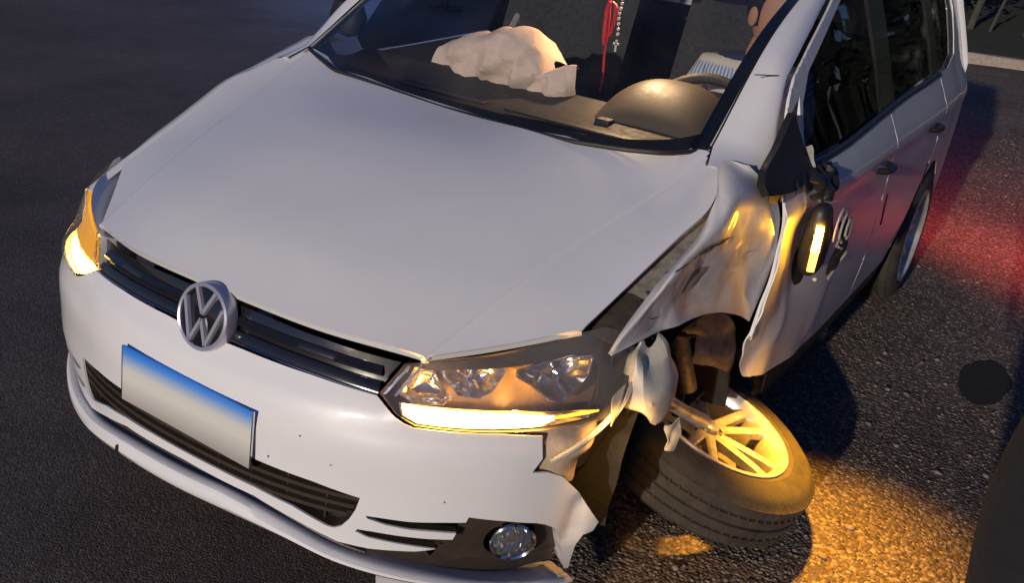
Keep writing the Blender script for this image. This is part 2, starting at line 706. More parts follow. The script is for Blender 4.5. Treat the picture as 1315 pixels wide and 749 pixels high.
def F(s, z):
    """the front shell of the car: s along the bumper from its middle, z height"""
    s = np.asarray(s, float)
    z = np.asarray(z, float) + 0 * s
    q = np.abs(s)
    x = np.interp(q, _s, _x)
    y = np.interp(q, _s, _y) + np.maximum(q - SMAX, 0)
    loose = np.where(s < 0, sstep(.38, .78, q), 0) * (.35 + .65 * sstep(.30, .42, z))      # the car's right corner stands a little proud
    return np.stack([np.sign(s) * x * a_z(z) / A0 - .058 * loose, y0_z(z) + y - .012 * loose, z], -1)


def Fn(s, z):
    e = 1e-3
    du = F(s + e, z) - F(s - e, z)
    dz = F(s, z + e) - F(s, z - e)
    n = np.cross(du, dz)
    return n / np.linalg.norm(n, axis=-1, keepdims=True)


def Fo(off):
    return lambda s, z: F(s, z) + Fn(s, z) * off


xs_ = smooth_fn([.15, .20, .26, .34, .45, .6, .75, .84, .875, .93, 1.0, 1.15, 1.3, 1.45, 1.52], [.76, .79, .808, .82, .832, .838, .842, .842, .848, .826, .79, .735, .675, .61, .57])
g_ = smooth_fn([.3, .8, 1.1, 1.5, 2.5, 3.2, 3.6, 3.95, 4.1], [.93, .97, .985, 1, 1, .995, .98, .945, .88])


def X(y, z):
    return xs_(z) * g_(y)


def sideL(off=0.0, dent=None):
    def f(y, z):
        x = X(y, z) + off
        if dent is not None:
            x = x + dent(y, z)
        return np.stack([x, y, z], -1)
    return f


def sideR(off=0.0):
    return lambda y, z: np.stack([-(X(y, z) + off), y, z], -1)


# =================================================================== SETTING
def sheet(name, x0, x1, y0, y1, z, m, nx=2, ny=2):
    G = np.stack(np.meshgrid(np.linspace(x0, x1, nx), np.linspace(y0, y1, ny), indexing='ij') + [np.full((nx, ny), z)], -1)
    o = grid(name, G, m, flip=True)
    o['kind'] = 'structure'
    return o


ground = sheet('ground', -400, 400, -400, 400, -.004, 'asphalt')
# gravel shoulder on the driver's side, ragged edge
ry = np.linspace(-6, 12.2, 180)
rx = .30 + .10 * vnoise(np.stack([ry, 0 * ry, 0 * ry], -1), 1.7, 3) + .05 * vnoise(np.stack([ry, 0 * ry, 0 * ry], -1), 6, 4)
rx = np.where(ry > 4.5, rx - (ry - 4.5) * .75, rx)
sv = np.concatenate([np.stack([rx, ry, 0 * ry], -1), np.stack([0 * rx + 9, ry, 0 * ry], -1)])
shoulder = obj('gravel_shoulder', sv, [(i, i + 180, i + 181, i + 1) for i in range(179)], 'gravel')
shoulder['kind'] = 'structure'

# loose gravel stones over the shoulder
def stones():
    ico = bmesh.new()
    bmesh.ops.create_icosphere(ico, subdivisions=1, radius=1)
    bv = np.array([v.co[:] for v in ico.verts])
    bf = [tuple(v.index for v in f.verts) for f in ico.faces]
    ico.free()
    n = 24000
    y = RNG.uniform(.05, 1, n) ** 1.5 * 8.2 - .15
    x = RNG.uniform(.42, 3.2, n) * (1 + y * .05) - y * .02
    r = RNG.uniform(.0018, .0052, n) * (1 + (RNG.uniform(0, 1, n) > .97) * 1.3)
    V = []
    for i in range(n):
        a = rnd.random() * 6.28
        ca, sa = math.cos(a), math.sin(a)
        sc_ = np.array((1 + rnd.random() * .8, .8 + rnd.random() * .4, .45 + rnd.random() * .4)) * r[i]
        v = bv * sc_ * (1 + RNG.uniform(-.22, .22, (12, 1)))
        V.append(np.stack([v[:, 0] * ca - v[:, 1] * sa + x[i], v[:, 0] * sa + v[:, 1] * ca + y[i], v[:, 2] + r[i] * .25], -1))
    V = np.concatenate(V)
    Fc = (np.array(bf)[None] + 12 * np.arange(n)[:, None, None]).reshape(-1, 3)
    me = bpy.data.meshes.new('gravel')
    me.vertices.add(len(V))
    me.vertices.foreach_set('co', V.ravel())
    me.loops.add(Fc.size)
    me.loops.foreach_set('vertex_index', Fc.ravel().astype(np.int32))
    me.polygons.add(len(Fc))
    me.polygons.foreach_set('loop_start', np.arange(0, Fc.size, 3, dtype=np.int32))
    me.update()
    me.validate()
    me.materials.append(MATS['stone'])
    o = bpy.data.objects.new('gravel', me)
    col.objects.link(o)
    o['kind'] = 'stuff'
    o['label'] = 'loose grey gravel scattered over the shoulder beside the car'
    o['category'] = 'gravel'


stones()

# far kerb and verge behind the car
ky = lambda x: 12.55 + .33 * x
kx = np.linspace(-14, 14, 57)
prof = [(0, 0), (0, .10), (.03, .13), (.20, .13), (.20, 0)]
V = np.array([[(x + RNG.uniform(-.004, .004), ky(x) + d, h + RNG.uniform(-.008, .008)) for d, h in prof] for x in kx])
k = grid('kerb', V, 'concrete', flip=False)
k['kind'] = 'structure'
gx = np.linspace(-14, 14, 90)
gd = np.linspace(.2, 14, 40)
G = np.array([[(x, ky(x) + d, .10 + .25 * (1 - math.exp(-d / 4)) + .05 * rnd.random()) for d in gd] for x in gx])
vg = grid('verge', G, 'verge', flip=False)
vg['kind'] = 'structure'
# dirt edge on the road's far left
ld = np.linspace(-2, 16, 90)
lx = -7.6 + .18 * vnoise(np.stack([ld, 0 * ld, 0 * ld], -1), 1.3, 9)
lx = lx + np.where(ld > 5, (ld - 5) * .05, 0)
lv = np.concatenate([np.stack([lx, ld, 0 * ld + .01], -1), np.stack([lx - 9, ld, 0 * ld + .15], -1)])
le = obj('dirt_bank', lv, [(i, i + 1, i + 91, i + 90) for i in range(89)], 'verge')
le['kind'] = 'structure'


def leaves(n, rx_, ry_, rz_, size, seed):
    g = np.random.default_rng(seed)
    d = g.normal(size=(n, 3))
    d /= np.linalg.norm(d, axis=1)[:, None]
    rr = g.uniform(.25, 1, n) ** .6
    P = d * rr[:, None] * (rx_, ry_, rz_)
    P += .18 * np.stack([vnoise(P, 2.2, seed + k) for k in range(3)], -1) * (rx_, ry_, rz_)
    P[:, 2] += rz_ * .95
    V, Fc = [], []
    for i in range(n):
        a = g.normal(size=3)
        a /= np.linalg.norm(a)
        b = np.cross(a, g.normal(size=3))
        b /= np.linalg.norm(b)
        s = size * g.uniform(.6, 1.4)
        o = len(V)
        V += [P[i] - a * s, P[i] + b * s * .42, P[i] + a * s, P[i] - b * s * .42]
        Fc.append((o, o + 1, o + 2, o + 3))
    return np.array(V), Fc


def shrub(loc, rx_, ry_, rz_, seed, label):
    t = thing('roadside_shrub', label, 'shrub', loc, 'dark shrubs behind the far kerb')
    V, Fc = leaves(2600, rx_, ry_, rz_, .085, seed)
    obj('crown', V, Fc, 'leaf', t, smooth=False)
    g = random.Random(seed)
    parts = []
    for i in range(7):
        a = g.random() * 6.28
        q = np.array([(0, 0, 0), (.3 * rx_ * math.cos(a), .3 * ry_ * math.sin(a), .7 * rz_), (.6 * rx_ * math.cos(a + .3), .6 * ry_ * math.sin(a + .3), 1.5 * rz_)])
        parts.append(tube_geo(catmull(q, 4), np.linspace(.03, .008, 9), 6))
    V, Fc = merge(*parts)
    obj('stem', V, Fc, 'post_wood', t)


shrub((-1.9, 16.2, .15), 1.5, 1.1, 1.0, 21, 'wide dark shrub behind the kerb, partly hidden by the car tail')
shrub((.9, 17.6, .15), 1.8, 1.2, 1.25, 22, 'tall dark shrub behind the kerb and the bent post')
shrub((3.4, 17.2, .15), 1.6, 1.2, 1.1, 23, 'dark shrub at the frame edge behind the kerb')


def post(pts, r, label):
    t = tube('roadside_post', pts, r, 'post_wood', None, 8, 6)
    tag(t, label, 'post', 'pale posts on the dark verge')


post([(-.70, 14.6, .12), (-.66, 14.65, .5), (-.60, 14.7, .95)], .05, 'thicker pale post leaning on the dark verge nearest the car')
post([(-.44, 14.65, .12), (-.38, 14.7, .5), (-.30, 14.75, .9)], .022, 'thin pale stick leaning beside the thicker post')
post([(.02, 14.7, .12), (.03, 14.75, .35), (.10, 14.8, .62), (.32, 14.85, .78), (.6, 14.9, .74)], .022, 'thin pale stick bent over into an arch')

# dark wood beyond the verge and along the right of the road
def treeline():
    g = np.random.default_rng(77)
    n = 9000
    t_ = g.uniform(0, 1, n)
    path = catmull([(-45, 27), (-18, 27), (8, 27), (20, 24), (25, 10), (26, -14)], 20)
    k_ = (t_ * (len(path) - 1)).astype(int)
    c = path[k_] + g.normal(size=(n, 2)) * 1.3
    hmax = 5.5 + 2.2 * vnoise(np.stack([c[:, 0], c[:, 1], 0 * t_], -1), .22, 5)
    z = g.uniform(0, 1, n) ** .8 * hmax
    V, Fc = [], []
    for i in range(n):
        a = g.normal(size=3)
        a /= np.linalg.norm(a)
        b = np.cross(a, g.normal(size=3))
        b /= np.linalg.norm(b)
        s_ = g.uniform(.35, .8)
        p = np.array((c[i, 0], c[i, 1], z[i]))
        o = len(V)
        V += [p - a * s_, p + b * s_ * .6, p + a * s_, p - b * s_ * .6]
        Fc.append((o, o + 1, o + 2, o + 3))
    o = obj('treeline', V, Fc, 'leaf', None, smooth=False)
    o['kind'] = 'stuff'
    o['label'] = 'dark wood standing behind the verge beyond the road'
    o['category'] = 'trees'


treeline()

# dark round patch on the gravel
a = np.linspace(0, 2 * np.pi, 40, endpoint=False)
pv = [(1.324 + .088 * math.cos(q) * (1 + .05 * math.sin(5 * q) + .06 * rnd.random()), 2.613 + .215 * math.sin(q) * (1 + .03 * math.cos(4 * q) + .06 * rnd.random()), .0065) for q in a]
pt = obj('ground_spot', pv + [(1.324, 2.613, .0065)], [(i, (i + 1) % 40, 40) for i in range(40)], mat('spot', (.022, .019, .017), .9, noise=.5, scale=60, bump=.5, bscale=80), None)
tag(pt, 'round dark spot on the gravel to the right of the car', 'spot')

# =================================================================== THE CAR
car = thing('crashed_car', 'white hatchback with crushed front wing, blinking indicators and a wheel torn sideways', 'car')
exec_parts = []


def P_(name, *a, **k):
    return None


# ---------------------------------------------------------------- bumper
left = [(0, .375), (.2, .37), (.3, .349), (.40, .323), (.467, .321), (.516, .325), (.563, .329), (.601, .338), (.553, .342), (.513, .345), (.463, .349), (.434, .3585),
        (.438, .365), (.474, .366), (.521, .365), (.581, .364), (.631, .365), (.635, .381), (.59, .383), (.542, .383), (.494, .387), (.455, .395), (.45, .401), (.48, .402), (.539, .402),
        (.609, .407), (.649, .408), (.653, .421), (.73, .408), (.80, .392), (.824, .383), (.851, .366), (.872, .333), (.896, .282), (.915, .215)]
torn = [(.927, .21), (.926, .25), (.923, .301), (.933, .327), (.958, .33), (.968, .349), (.94, .382), (.915, .413), (.895, .440), (.873, .463), (.837, .499), (.804, .514), (.769, .519), (.786, .548), (.776, .595)]
topL = [(.682, .604), (.592, .605), (.517, .606), (.497, .611), (.475, .621), (.429, .648), (.288, .656), (.113, .659), (0, .657)]
right_top = [(-s, z) for s, z in topL[::-1][1:]] + [(-.776, .603), (-.912, .606), (-1.02, .62), (-1.10, .60), (-1.08, .52), (-1.13, .47), (-1.10, .40), (-1.04, .33), (-.97, .26), (-.93, .21)]
right_low = [(-s, z) for s, z in left[::-1][:-1]]
outer = left + torn + topL + right_top + right_low
hole = [(0, .456), (.2, .456), (.33, .451), (.434, .439), (.428, .41), (.418, .385), (.403, .363), (.388, .355), (.372, .356), (.293, .379), (.2, .391), (.1, .395)]
hole = hole + [(-s, z) for s, z in hole[::-1][:-1]]


def bumper_fn(s, z):
    P = F(s, z)
    n = Fn(s, z)
    # soft feature line and the dent and ripple near the torn end
    d = .0006 * np.exp(-((z - .53) / .018) ** 2) * (1 - sstep(.2, .5, np.abs(s)))
    d = d - .004 * np.exp(-((z - .585) / .02) ** 2) * sstep(.3, .5, np.abs(s))
    tear = sstep(.70, .93, s)
    d = d + tear * .014 * vnoise(np.stack([s, z, 0 * s], -1), 11, 5)
    d = d - .012 * np.exp(-(((s - .90) / .02) ** 2)) * sstep(.30, .34, z) * (1 - sstep(.40, .46, z))
    tr = sstep(-.75, -1.0, s)
    d = d + tr * .02 * vnoise(np.stack([s, z, 0 * s], -1), 13, 8)
    return P + n * d[..., None]


bumper = trimmed('front_bumper', bumper_fn, outer, 'paint', car, [hole], step=.018, bstep=.010, solid=.005)
# inner dark backing behind all openings
gs, gz = np.linspace(-.84, .90, 95), np.linspace(.20, .47, 16)
GS, GZ = np.meshgrid(gs, np.linspace(0, 1, 16), indexing='ij')
zlow = np.where(GS < .35, .30, .21)
G = Fo(-.055)(GS, zlow + GZ * (.47 - zlow))
backing = grid('bumper_backing', G, 'bezel_plastic', bumper)
# rim walls of the openings
def wall(name, loop, depth, m, parent, closed=True):
    L = resample(loop, .012, closed)
    A = bumper_fn(L[:, 0], L[:, 1]) - Fn(L[:, 0], L[:, 1]) * .004
    B = F(L[:, 0], L[:, 1]) - Fn(L[:, 0], L[:, 1]) * depth
    G = np.stack([A, B], 0)
    return obj(name, G.reshape(-1, 3), gridfaces(2, len(L), closed_v=closed), m, parent)


wall('opening_rim', hole, .05, 'bezel_plastic', bumper)
wall('fin_edge', left[3:28], .022, 'bezel_plastic', bumper, False)
wall('fin_edge', [(-s, z) for s, z in left[3:28]], .022, 'bezel_plastic', bumper, False)
wall('lamp_recess_rim', left[27:], .05, 'paint', bumper, False)

# lower grille: mesh back, slats
grille = trimmed('lower_grille', Fo(-.034), hole, 'black_plastic', bumper, step=.03)
for zz, hw in ((.372, .30), (.392, .41), (.412, .424), (.432, .43)):
    S = np.linspace(-hw, hw, 61)
    top = Fo(-.006)(S, 0 * S + zz + .003)
    bk = Fo(-.030)(S, 0 * S + zz + .006)
    bt = Fo(-.008)(S, 0 * S + zz - .005)
    G = np.stack([bk, top, bt], 0)
    grid('slat', G, 'bezel_plastic', bumper, solid=.002)
for s in np.linspace(-.36, .36, 9):
    z = np.linspace(.365, .45, 6)
    G = np.stack([Fo(-.012)(0 * z + s, z), Fo(-.030)(0 * z + s, z)], 0)
    grid('grille_rib', G, 'bezel_plastic', bumper, solid=.003)

# fog lamp panel (bezel) with ridge
def bezel_fn(off, rid):
    def f(s, z):
        d = off + rid * (np.exp(-((z - (.300 - .10 * (np.abs(s) - .6))) / .008) ** 2))
        return F(s, z) + Fn(s, z) * d[..., None]
    return f


for sg in (1, -1):
    out = [(.60, .295), (.64, .375), (.66, .418), (.73, .405), (.82, .381), (.85, .362), (.872, .33), (.893, .282), (.91, .21), (.60, .21), (.42, .255), (.42, .315), (.5, .318), (.57, .325)]
    out = [(sg * (a_ if sg > 0 else min(a_, .86 if b_ > .33 else .80)), b_ if sg > 0 else max(b_, .30)) for a_, b_ in out]
    th = np.linspace(0, 2 * np.pi, 36, endpoint=False)
    lampc = (.765, .335)
    hol = [(sg * (lampc[0] + .058 * math.cos(q)), lampc[1] + .047 * math.sin(q)) for q in th]
    fb = trimmed('lamp_bezel', bezel_fn(-.028, .006), out, 'bezel_plastic', bumper, [hol], step=.016, solid=.003)
    # lamp: ring, bowl, bulb shield, glass
    c = F(sg * lampc[0], lampc[1])
    n = Vector(Fn(sg * lampc[0], lampc[1])).normalized()
    n = (n + Vector((0, -.25, 0))).normalized()
    M = Matrix.Translation(Vector(c) - n * .018) @ n.to_track_quat('Z', 'Y').to_matrix().to_4x4()
    V, Fc = lathe_geo([(.043, -.012), (.047, .0), (.049, .006), (.046, .009), (.0425, .006), (.041, -.01)], 40)
    lamp = obj('fog_lamp', xf(V, M), Fc, 'chrome' if sg > 0 else 'black_plastic', bumper)
    V, Fc = lathe_geo([(.042, -.002), (.040, -.016), (.032, -.030), (.018, -.040), (.0, -.043)], 40)
    obj('reflector', xf(V, M), Fc, 'reflector', lamp)
    V, Fc = lathe_geo([(.017, -.030), (.018, -.012), (.013, -.006), (.0, -.004)], 24)
    obj('bulb_shield', xf(V, M), Fc, 'chrome', lamp)
    for q in range(7):
        bx = -.032 + q * .0107
        V, Fc = box_geo(.0018, 2 * math.sqrt(max(1e-5, .0385 ** 2 - bx ** 2)), .006, (bx, 0, -.012))
        obj('glass_rib', xf(V, M), Fc, 'reflector', lamp)
    V, Fc = lathe_geo([(.0, .009), (.02, .0075), (.035, .004), (.042, -.001)], 40)
    obj('lamp_lens', xf(V, M), Fc, 'lamp_glass', lamp)

# lip below the bumper
zl = smooth_fn([-.95, -.7, -.55, -.40, -.2, 0, .155, .3, .41, .49, .6, .95], [.33, .30, .285, .290, .314, .322, .328, .315, .290, .276, .256, .15])
def lip(name, s0, s1, cs, m, n=110):
    S = np.linspace(s0, s1, n)
    rows = []
    for off, dz in cs:
        zz = zl(S) + dz * (1 - .55 * sstep(.10, .38, S) - .15 * sstep(.10, .45, -S))
        nv = Fn(S, zz + 0 * S)
        nv[:, 2] = 0
        nv /= np.linalg.norm(nv, axis=1)[:, None]
        rows.append(F(S, zz) + nv * off)
    return grid(name, np.stack(rows, 0), m, bumper, smooth=True, angle=35)


lip('spoiler_lip', -.93, .93, [(-.055, .012), (-.010, .028), (.004, .031), (.016, .028), (.024, .018), (.026, .004), (.020, -.008), (.0, -.014), (-.06, -.012)], 'paint')
lip('spoiler_gap_trim', -.92, .46, [(-.055, .050), (-.012, .043), (-.010, .036), (-.055, .034)], 'bezel_plastic')
# white lower flap hanging at the torn side
S = np.linspace(.492, .93, 40)
flap = np.stack([Fo(.012)(S, zl(S) - .012), Fo(.014)(S, zl(S) - .03 - .05 * sstep(.49, .50, S)), Fo(.004)(S, zl(S) - .055 - .05 * sstep(.49, .52, S))], 0)
grid('torn_flap', flap, 'paint', bumper, solid=.004)
# undertray
G = np.array([[(x, max(y, .06 + .55 * x * x), .235 + .02 * math.sin(9 * x) - .02 * (y > .4)) for x in np.linspace(-.58, .62, 12)] for y in np.linspace(.06, 1.0, 8)])
grid('undertray', G, 'liner', car, solid=.004)
# small tow cap on the car's right of the lip
th = np.linspace(0, 2 * np.pi, 16, endpoint=False)
tc_ = [(-.205 + .006 * math.cos(q) + .004 * math.sin(q), .318 + .016 * math.sin(q)) for q in th]
V = Fo(.0275)(np.array([p[0] for p in tc_]), np.array([p[1] for p in tc_]))
obj('lip_slot', V, [tuple(range(16))], 'black_plastic', bumper)

# shards on the right corner
for (s, z, ds, dz, dx) in ((-.86, .42, .05, .018, .06), (-.84, .50, .03, .03, .02), (-.80, .385, .03, .012, .03)):
    b0 = F(s, z)
    V = [b0 + (0, 0, dz), b0 + (0, .02, -dz), b0 + (-dx, -.01, -.004), b0 + (.01, .03, 0)]
    obj('torn_shard', V, [(0, 1, 2), (0, 2, 3), (1, 3, 2), (0, 3, 1)], 'inner_white', bumper, smooth=False)

# paint chips on the bumper
for s, z, r in ((.30, .545, .0016), (.23, .475, .0022), (.37, .50, .0014), (.60, .455, .0016)):
    ch = [(s + r * math.cos(q) * (1 + .4 * math.sin(3 * q)), z + r * 1.3 * math.sin(q)) for q in np.linspace(0, 6.28, 9)[:-1]]
    V = Fo(.0012)(np.array([p[0] for p in ch]), np.array([p[1] for p in ch])) 
    obj('paint_chip', V, [tuple(range(8))], 'scrape', bumper)

# number plate
pn = Vector((0, -1, .06)).normalized()
V, Fc = box_geo(.388, .004, .130)
M = Matrix.Translation((.002, -.051, .508)) @ Matrix.Rotation(math.radians(-3), 4, 'X') @ Matrix.Rotation(math.radians(1.2), 4, 'Y')
plate = obj('number_plate', xf(V, M), Fc, 'plate_face', car, smooth=False)
for sx in (-1, 1):
    V, Fc = box_geo(.003, .006, .130, (sx * .1955, 0, 0))
    obj('plate_edge', xf(V, M), Fc, 'chrome', plate, bevel=.001)
# ---------------------------------------------------------------- grille bar + emblem
gb_out = [(-.415, .651), (-.288, .659), (-.113, .662), (.113, .662), (.288, .659), (.415, .651), (.466, .712), (.30, .727), (.15, .736), (0, .739), (-.15, .736), (-.30, .727), (-.466, .712)]
gb = trimmed('grille_bar', Fo(-.016), gb_out, 'gloss_black', car, step=.02, solid=.004)
S = np.linspace(-.43, .43, 81)
zc = np.interp(np.abs(S), [0, .15, .3, .43], [.6985, .696, .690, .681])
for nm, dz0, dz1, o0, o1, m in (('grille_blade', -.030, -.010, -.002, -.008, 'gloss_black'), ('grille_blade', .002, .018, -.006, -.012, 'gloss_black')):
    rows = [Fo(o0 - .012)(S, zc + dz0 - .004), Fo(o0)(S, zc + dz0), Fo(o0 + .001)(S, zc + dz0 + .004), Fo(o1)(S, zc + dz1), Fo(o1 - .012)(S, zc + dz1 + .002)]
    grid(nm, np.stack(rows, 0), m, gb)
rows = [Fo(-.001)(S, zc - .0335), Fo(.001)(S, zc - .0315), Fo(-.001)(S, zc - .0295)]
grid('grille_trim', np.stack(rows, 0), 'chrome', gb, solid=.002)

en = Vector((0, -1, .26)).normalized()
MX = Matrix.Translation((0, -.010, .692)) @ Matrix(((1, 0, 0), (0, en.z, -en.y), (0, 0, 1))).to_4x4()
ux, uz = Vector((1, 0, 0)), en.cross(Vector((1, 0, 0))).normalized()
if uz.z < 0:
    uz = -uz
ME = Matrix(((ux.x, uz.x, en.x, .010), (ux.y, uz.y, en.y, -.001), (ux.z, uz.z, en.z, .697), (0, 0, 0, 1)))
ER = .072
V, Fc = lathe_geo([(0, .004), (ER * .9, .004), (ER * .97, .0), (ER * .99, -.025), (ER * .8, -.03)], 56)
emb = obj('emblem', xf(V, ME), Fc, 'gloss_black', car)
V, Fc = lathe_geo([(ER * .86, .004), (ER * .865, .0095), (ER * .92, .0115), (ER * .975, .009), (ER * 1.0, .003), (ER * 1.0, -.02)], 56)
obj('emblem_ring', xf(V, ME), Fc, 'logo_chrome', emb)


def bar2d(p, q, w0, h0, h1):
    p, q = np.array(p, float), np.array(q, float)
    d = (q - p) / np.linalg.norm(q - p)
    n = np.array((-d[1], d[0])) * w0
    b = [p - n, q - n, q + n, p + n]
    t = [p - n * .62, q - n * .62, q + n * .62, p + n * .62]
    V = [(*v, h0) for v in b] + [(*v, h1) for v in t]
    return np.array(V), [(0, 3, 2, 1), (4, 5, 6, 7), (0, 1, 5, 4), (1, 2, 6, 5), (2, 3, 7, 6), (3, 0, 4, 7)]


r_ = ER * .885
vw = lambda x, y: (x * r_, y * r_)
strokes_v = [(vw(-.42, .89), vw(.0, .10)), (vw(.42, .89), vw(0, .10))]
strokes_w = [(vw(-.86, .47), vw(-.36, -.86)), (vw(-.36, -.86), vw(0, -.06)), (vw(0, -.06), vw(.36, -.86)), (vw(.36, -.86), vw(.86, .47))]
gsv = [bar2d(a_, b_, .0062, .003, .0105) for a_, b_ in strokes_v]
gsw = [bar2d(a_, b_, .0062, .003, .0108) for a_, b_ in strokes_w]
V, Fc = merge(*gsv)
obj('emblem_letter', xf(V, ME), Fc, 'logo_chrome', emb, smooth=False)
V, Fc = merge(*gsw)
obj('emblem_letter', xf(V, ME), Fc, 'logo_chrome', emb, smooth=False)

# ---------------------------------------------------------------- bonnet
wsb_px = np.array([(-.70, 1.03, 1.045), (-.629, .984, 1.033), (-.47, .905, 1.018), (-.27, .895, 1.007), (-.07, .872, 1.0), (.19, .856, 1.003), (.355, .835, 1.010), (.49, .855, 1.018), (.58, .885, 1.025), (.625, .945, 1.030), (.642, 1.01, 1.032)])


def wsb(x):
    return np.array([x, np.interp(x, wsb_px[:, 0], wsb_px[:, 1]), np.interp(x, wsb_px[:, 0], wsb_px[:, 2])])


yE = [.356, .46, .57, .68, .80]
edge = [(.7166 + .136 * (y - .6), y, .872 + .397 * (y - .6)) for y in yE] + [(.712, .925, 1.0)]
crease = [(.470, .118, .724), (.505, .30, .802), (.54, .48, .862), (.578, .645, .912), (.612, .80, .958), (.640, .965, 1.026)]
c4 = [(.25, .052, .744), (.26, .20, .820), (.27, .36, .882), (.28, .51, .930), (.29, .66, .968)]
c0 = [(0, .035, .750), (0, .18, .827), (0, .345, .890), (0, .50, .940), (0, .66, .976)]
c4 = c4 + [tuple(wsb(.30) + (0, .012, -.001))]
c0 = c0 + [tuple(wsb(0) + (0, .012, -.001))]
mir = lambda L: [(-x, y, z) for x, y, z in L]
c4r = mir(c4[:5]) + [tuple(wsb(-.30) + (0, .012, -.001))]
creaseR = mir(crease[:5]) + [(-.64, 1.0, 1.03)]
edgeR = [(-(x + .012 * (1 - float(sstep(.36, .66, y)))), y, z) for x, y, z in edge]
mid = lambda A, B, lift: [tuple((np.array(a_) + np.array(b_)) / 2 + (0, 0, lift)) for a_, b_ in zip(A, B)]
crL = mid(crease, edge, -.002)
crR = mid(creaseR, edgeR, -.002)
def near(A, B, t_, lift):
    return [tuple(np.array(a_) * (1 - t_) + np.array(b_) * t_ + (0, 0, lift)) for a_, b_ in zip(A, B)]


hood_cols = [edgeR, crR, near(creaseR, edgeR, .10, .0), creaseR, near(creaseR, c4r, .05, .0045), c4r, c0, c4, near(crease, c4, .05, .0045), crease, near(crease, edge, .10, .0), crL, edge]
HN = net(np.array(hood_cols), 8, 8)
HN[..., 2] += .0015 * vnoise(HN, 5, 2)
hood = grid('bonnet', HN, 'paint', car, flip=False, angle=60, solid=.006)
# rolled front edge
fr_ = HN[:, 0]
roll = np.stack([fr_, fr_ + (0, .004, -.010), fr_ + (0, .03, -.018)], 0)
grid('bonnet_edge', roll, 'paint', hood)
# ---------------------------------------------------------------- windscreen
TOP = lambda x: np.array((x * .915, 1.60 + .22 * (x / .64) ** 2, 1.475 - .05 * (x / .64) ** 2))
ws_cols = []
xsn = np.linspace(-.66, .642, 27)
for x in xsn:
    b = wsb(x)
    t = TOP(x)
    m_ = (b + t) / 2 + np.array((0, -.035, .035))
    ws_cols.append(catmull([b, m_, t], 10))
WS = np.array(ws_cols)
screen = grid('windscreen', WS, 'windscreen_glass', car, flip=False)
# black ceramic border (inside of the glass)
wfr = WS - np.array((0, -.004, .006))
bd = []
nI, nJ = WS.shape[:2]


def border(i0, i1, j0, j1, nm='windscreen_border'):
    grid(nm, wfr[i0:i1, j0:j1], 'frit', screen)


WSF = np.stack([catmull(np.array([wsb(x), (wsb(x) + TOP(x)) / 2 + np.array((0, -.035, .035)), TOP(x)]), 10) for x in np.linspace(-.66, .642, 53)])
fo = np.array((0, .004, -.006))
# lower border: curved band, deeper near the corners
lower = []
for i in range(53):
    c_i = WSF[i]
    L_ = np.linalg.norm(np.diff(c_i, axis=0), axis=1)
    cum = np.concatenate([[0], np.cumsum(L_)])
    u = abs(i - 26) / 26
    dd = .035 + .05 * u ** 6
    lower.append([[np.interp(q, cum, c_i[:, k_]) for k_ in range(3)] for q in np.linspace(-.0, dd, 4)])
grid('windscreen_border', np.array(lower) + fo, 'frit', screen)
for a_, b_ in ((0, 2), (51, 53)):
    grid('windscreen_border', WSF[a_:b_] + fo, 'frit', screen)
grid('windscreen_border', WSF[:, -4:] + fo, 'frit', screen)
# cowl strip under glass edge (dark rubber)
ed = WSF[:, 0]
V, Fc = tube_geo(ed + np.array((0, -.004, .001)), .006, 8)
obj('windscreen_seal', V, Fc, 'black_plastic', screen)

# A pillars + roof
for sg in (1, -1):
    inn = WSF[-1] if sg > 0 else WSF[0]
    u = np.linspace(0, 1, len(inn))
    outp = []
    for k_, p in enumerate(inn):
        z = p[2] - .012 - .03 * (1 - u[k_])
        y = float(np.interp(z, [.94, 1.11, 1.187, 1.257, 1.332, 1.42], [1.10, 1.205, 1.285, 1.46, 1.655, 1.88])) - .012
        outp.append((sg * (X(y, z) - .004), y, z))
    outp = np.array(outp)
    inn = np.vstack([(sg * .668, .925, 1.010), inn])
    outp = np.vstack([(sg * .775, .985, .972), outp])
    md = (inn + outp) / 2 + np.array((sg * .012, -.012, .012))
    rows = np.stack([inn + (0, .002, -.012), inn + (sg * .004, -.002, .004), md, outp, outp + (-sg * .03, .03, 0)], 0)
    pr = np.stack([catmull(rows[:, j], 4) for j in range(rows.shape[1])], 1)
    grid('windscreen_pillar', pr, 'paint', car, flip=(sg < 0), angle=50)
    V, Fc = tube_geo(inn + np.array((sg * .003, 0, .003)), .0035, 6)
    obj('pillar_seal', V, Fc, 'black_plastic', car)
# roof
rc = []
for v_ in np.linspace(0, 1, 14):
    row = []
    for x in np.linspace(-.63, .63, 13):
        t0_ = TOP(x)
        back = np.array((x * .88, 3.93, 1.46 - .05 * (x / .63) ** 2))
        p = t0_ * (1 - v_) + back * v_
        p[2] += .09 * math.sin(min(1, v_ * 1.15) * math.pi) * (1 - .3 * (x / .63) ** 2) + .03 * (1 - v_) * 0
        row.append(p)
    rc.append(row)
grid('roof', net(np.array(rc)[::1], 2, 2), 'paint', car, flip=True, solid=.01)

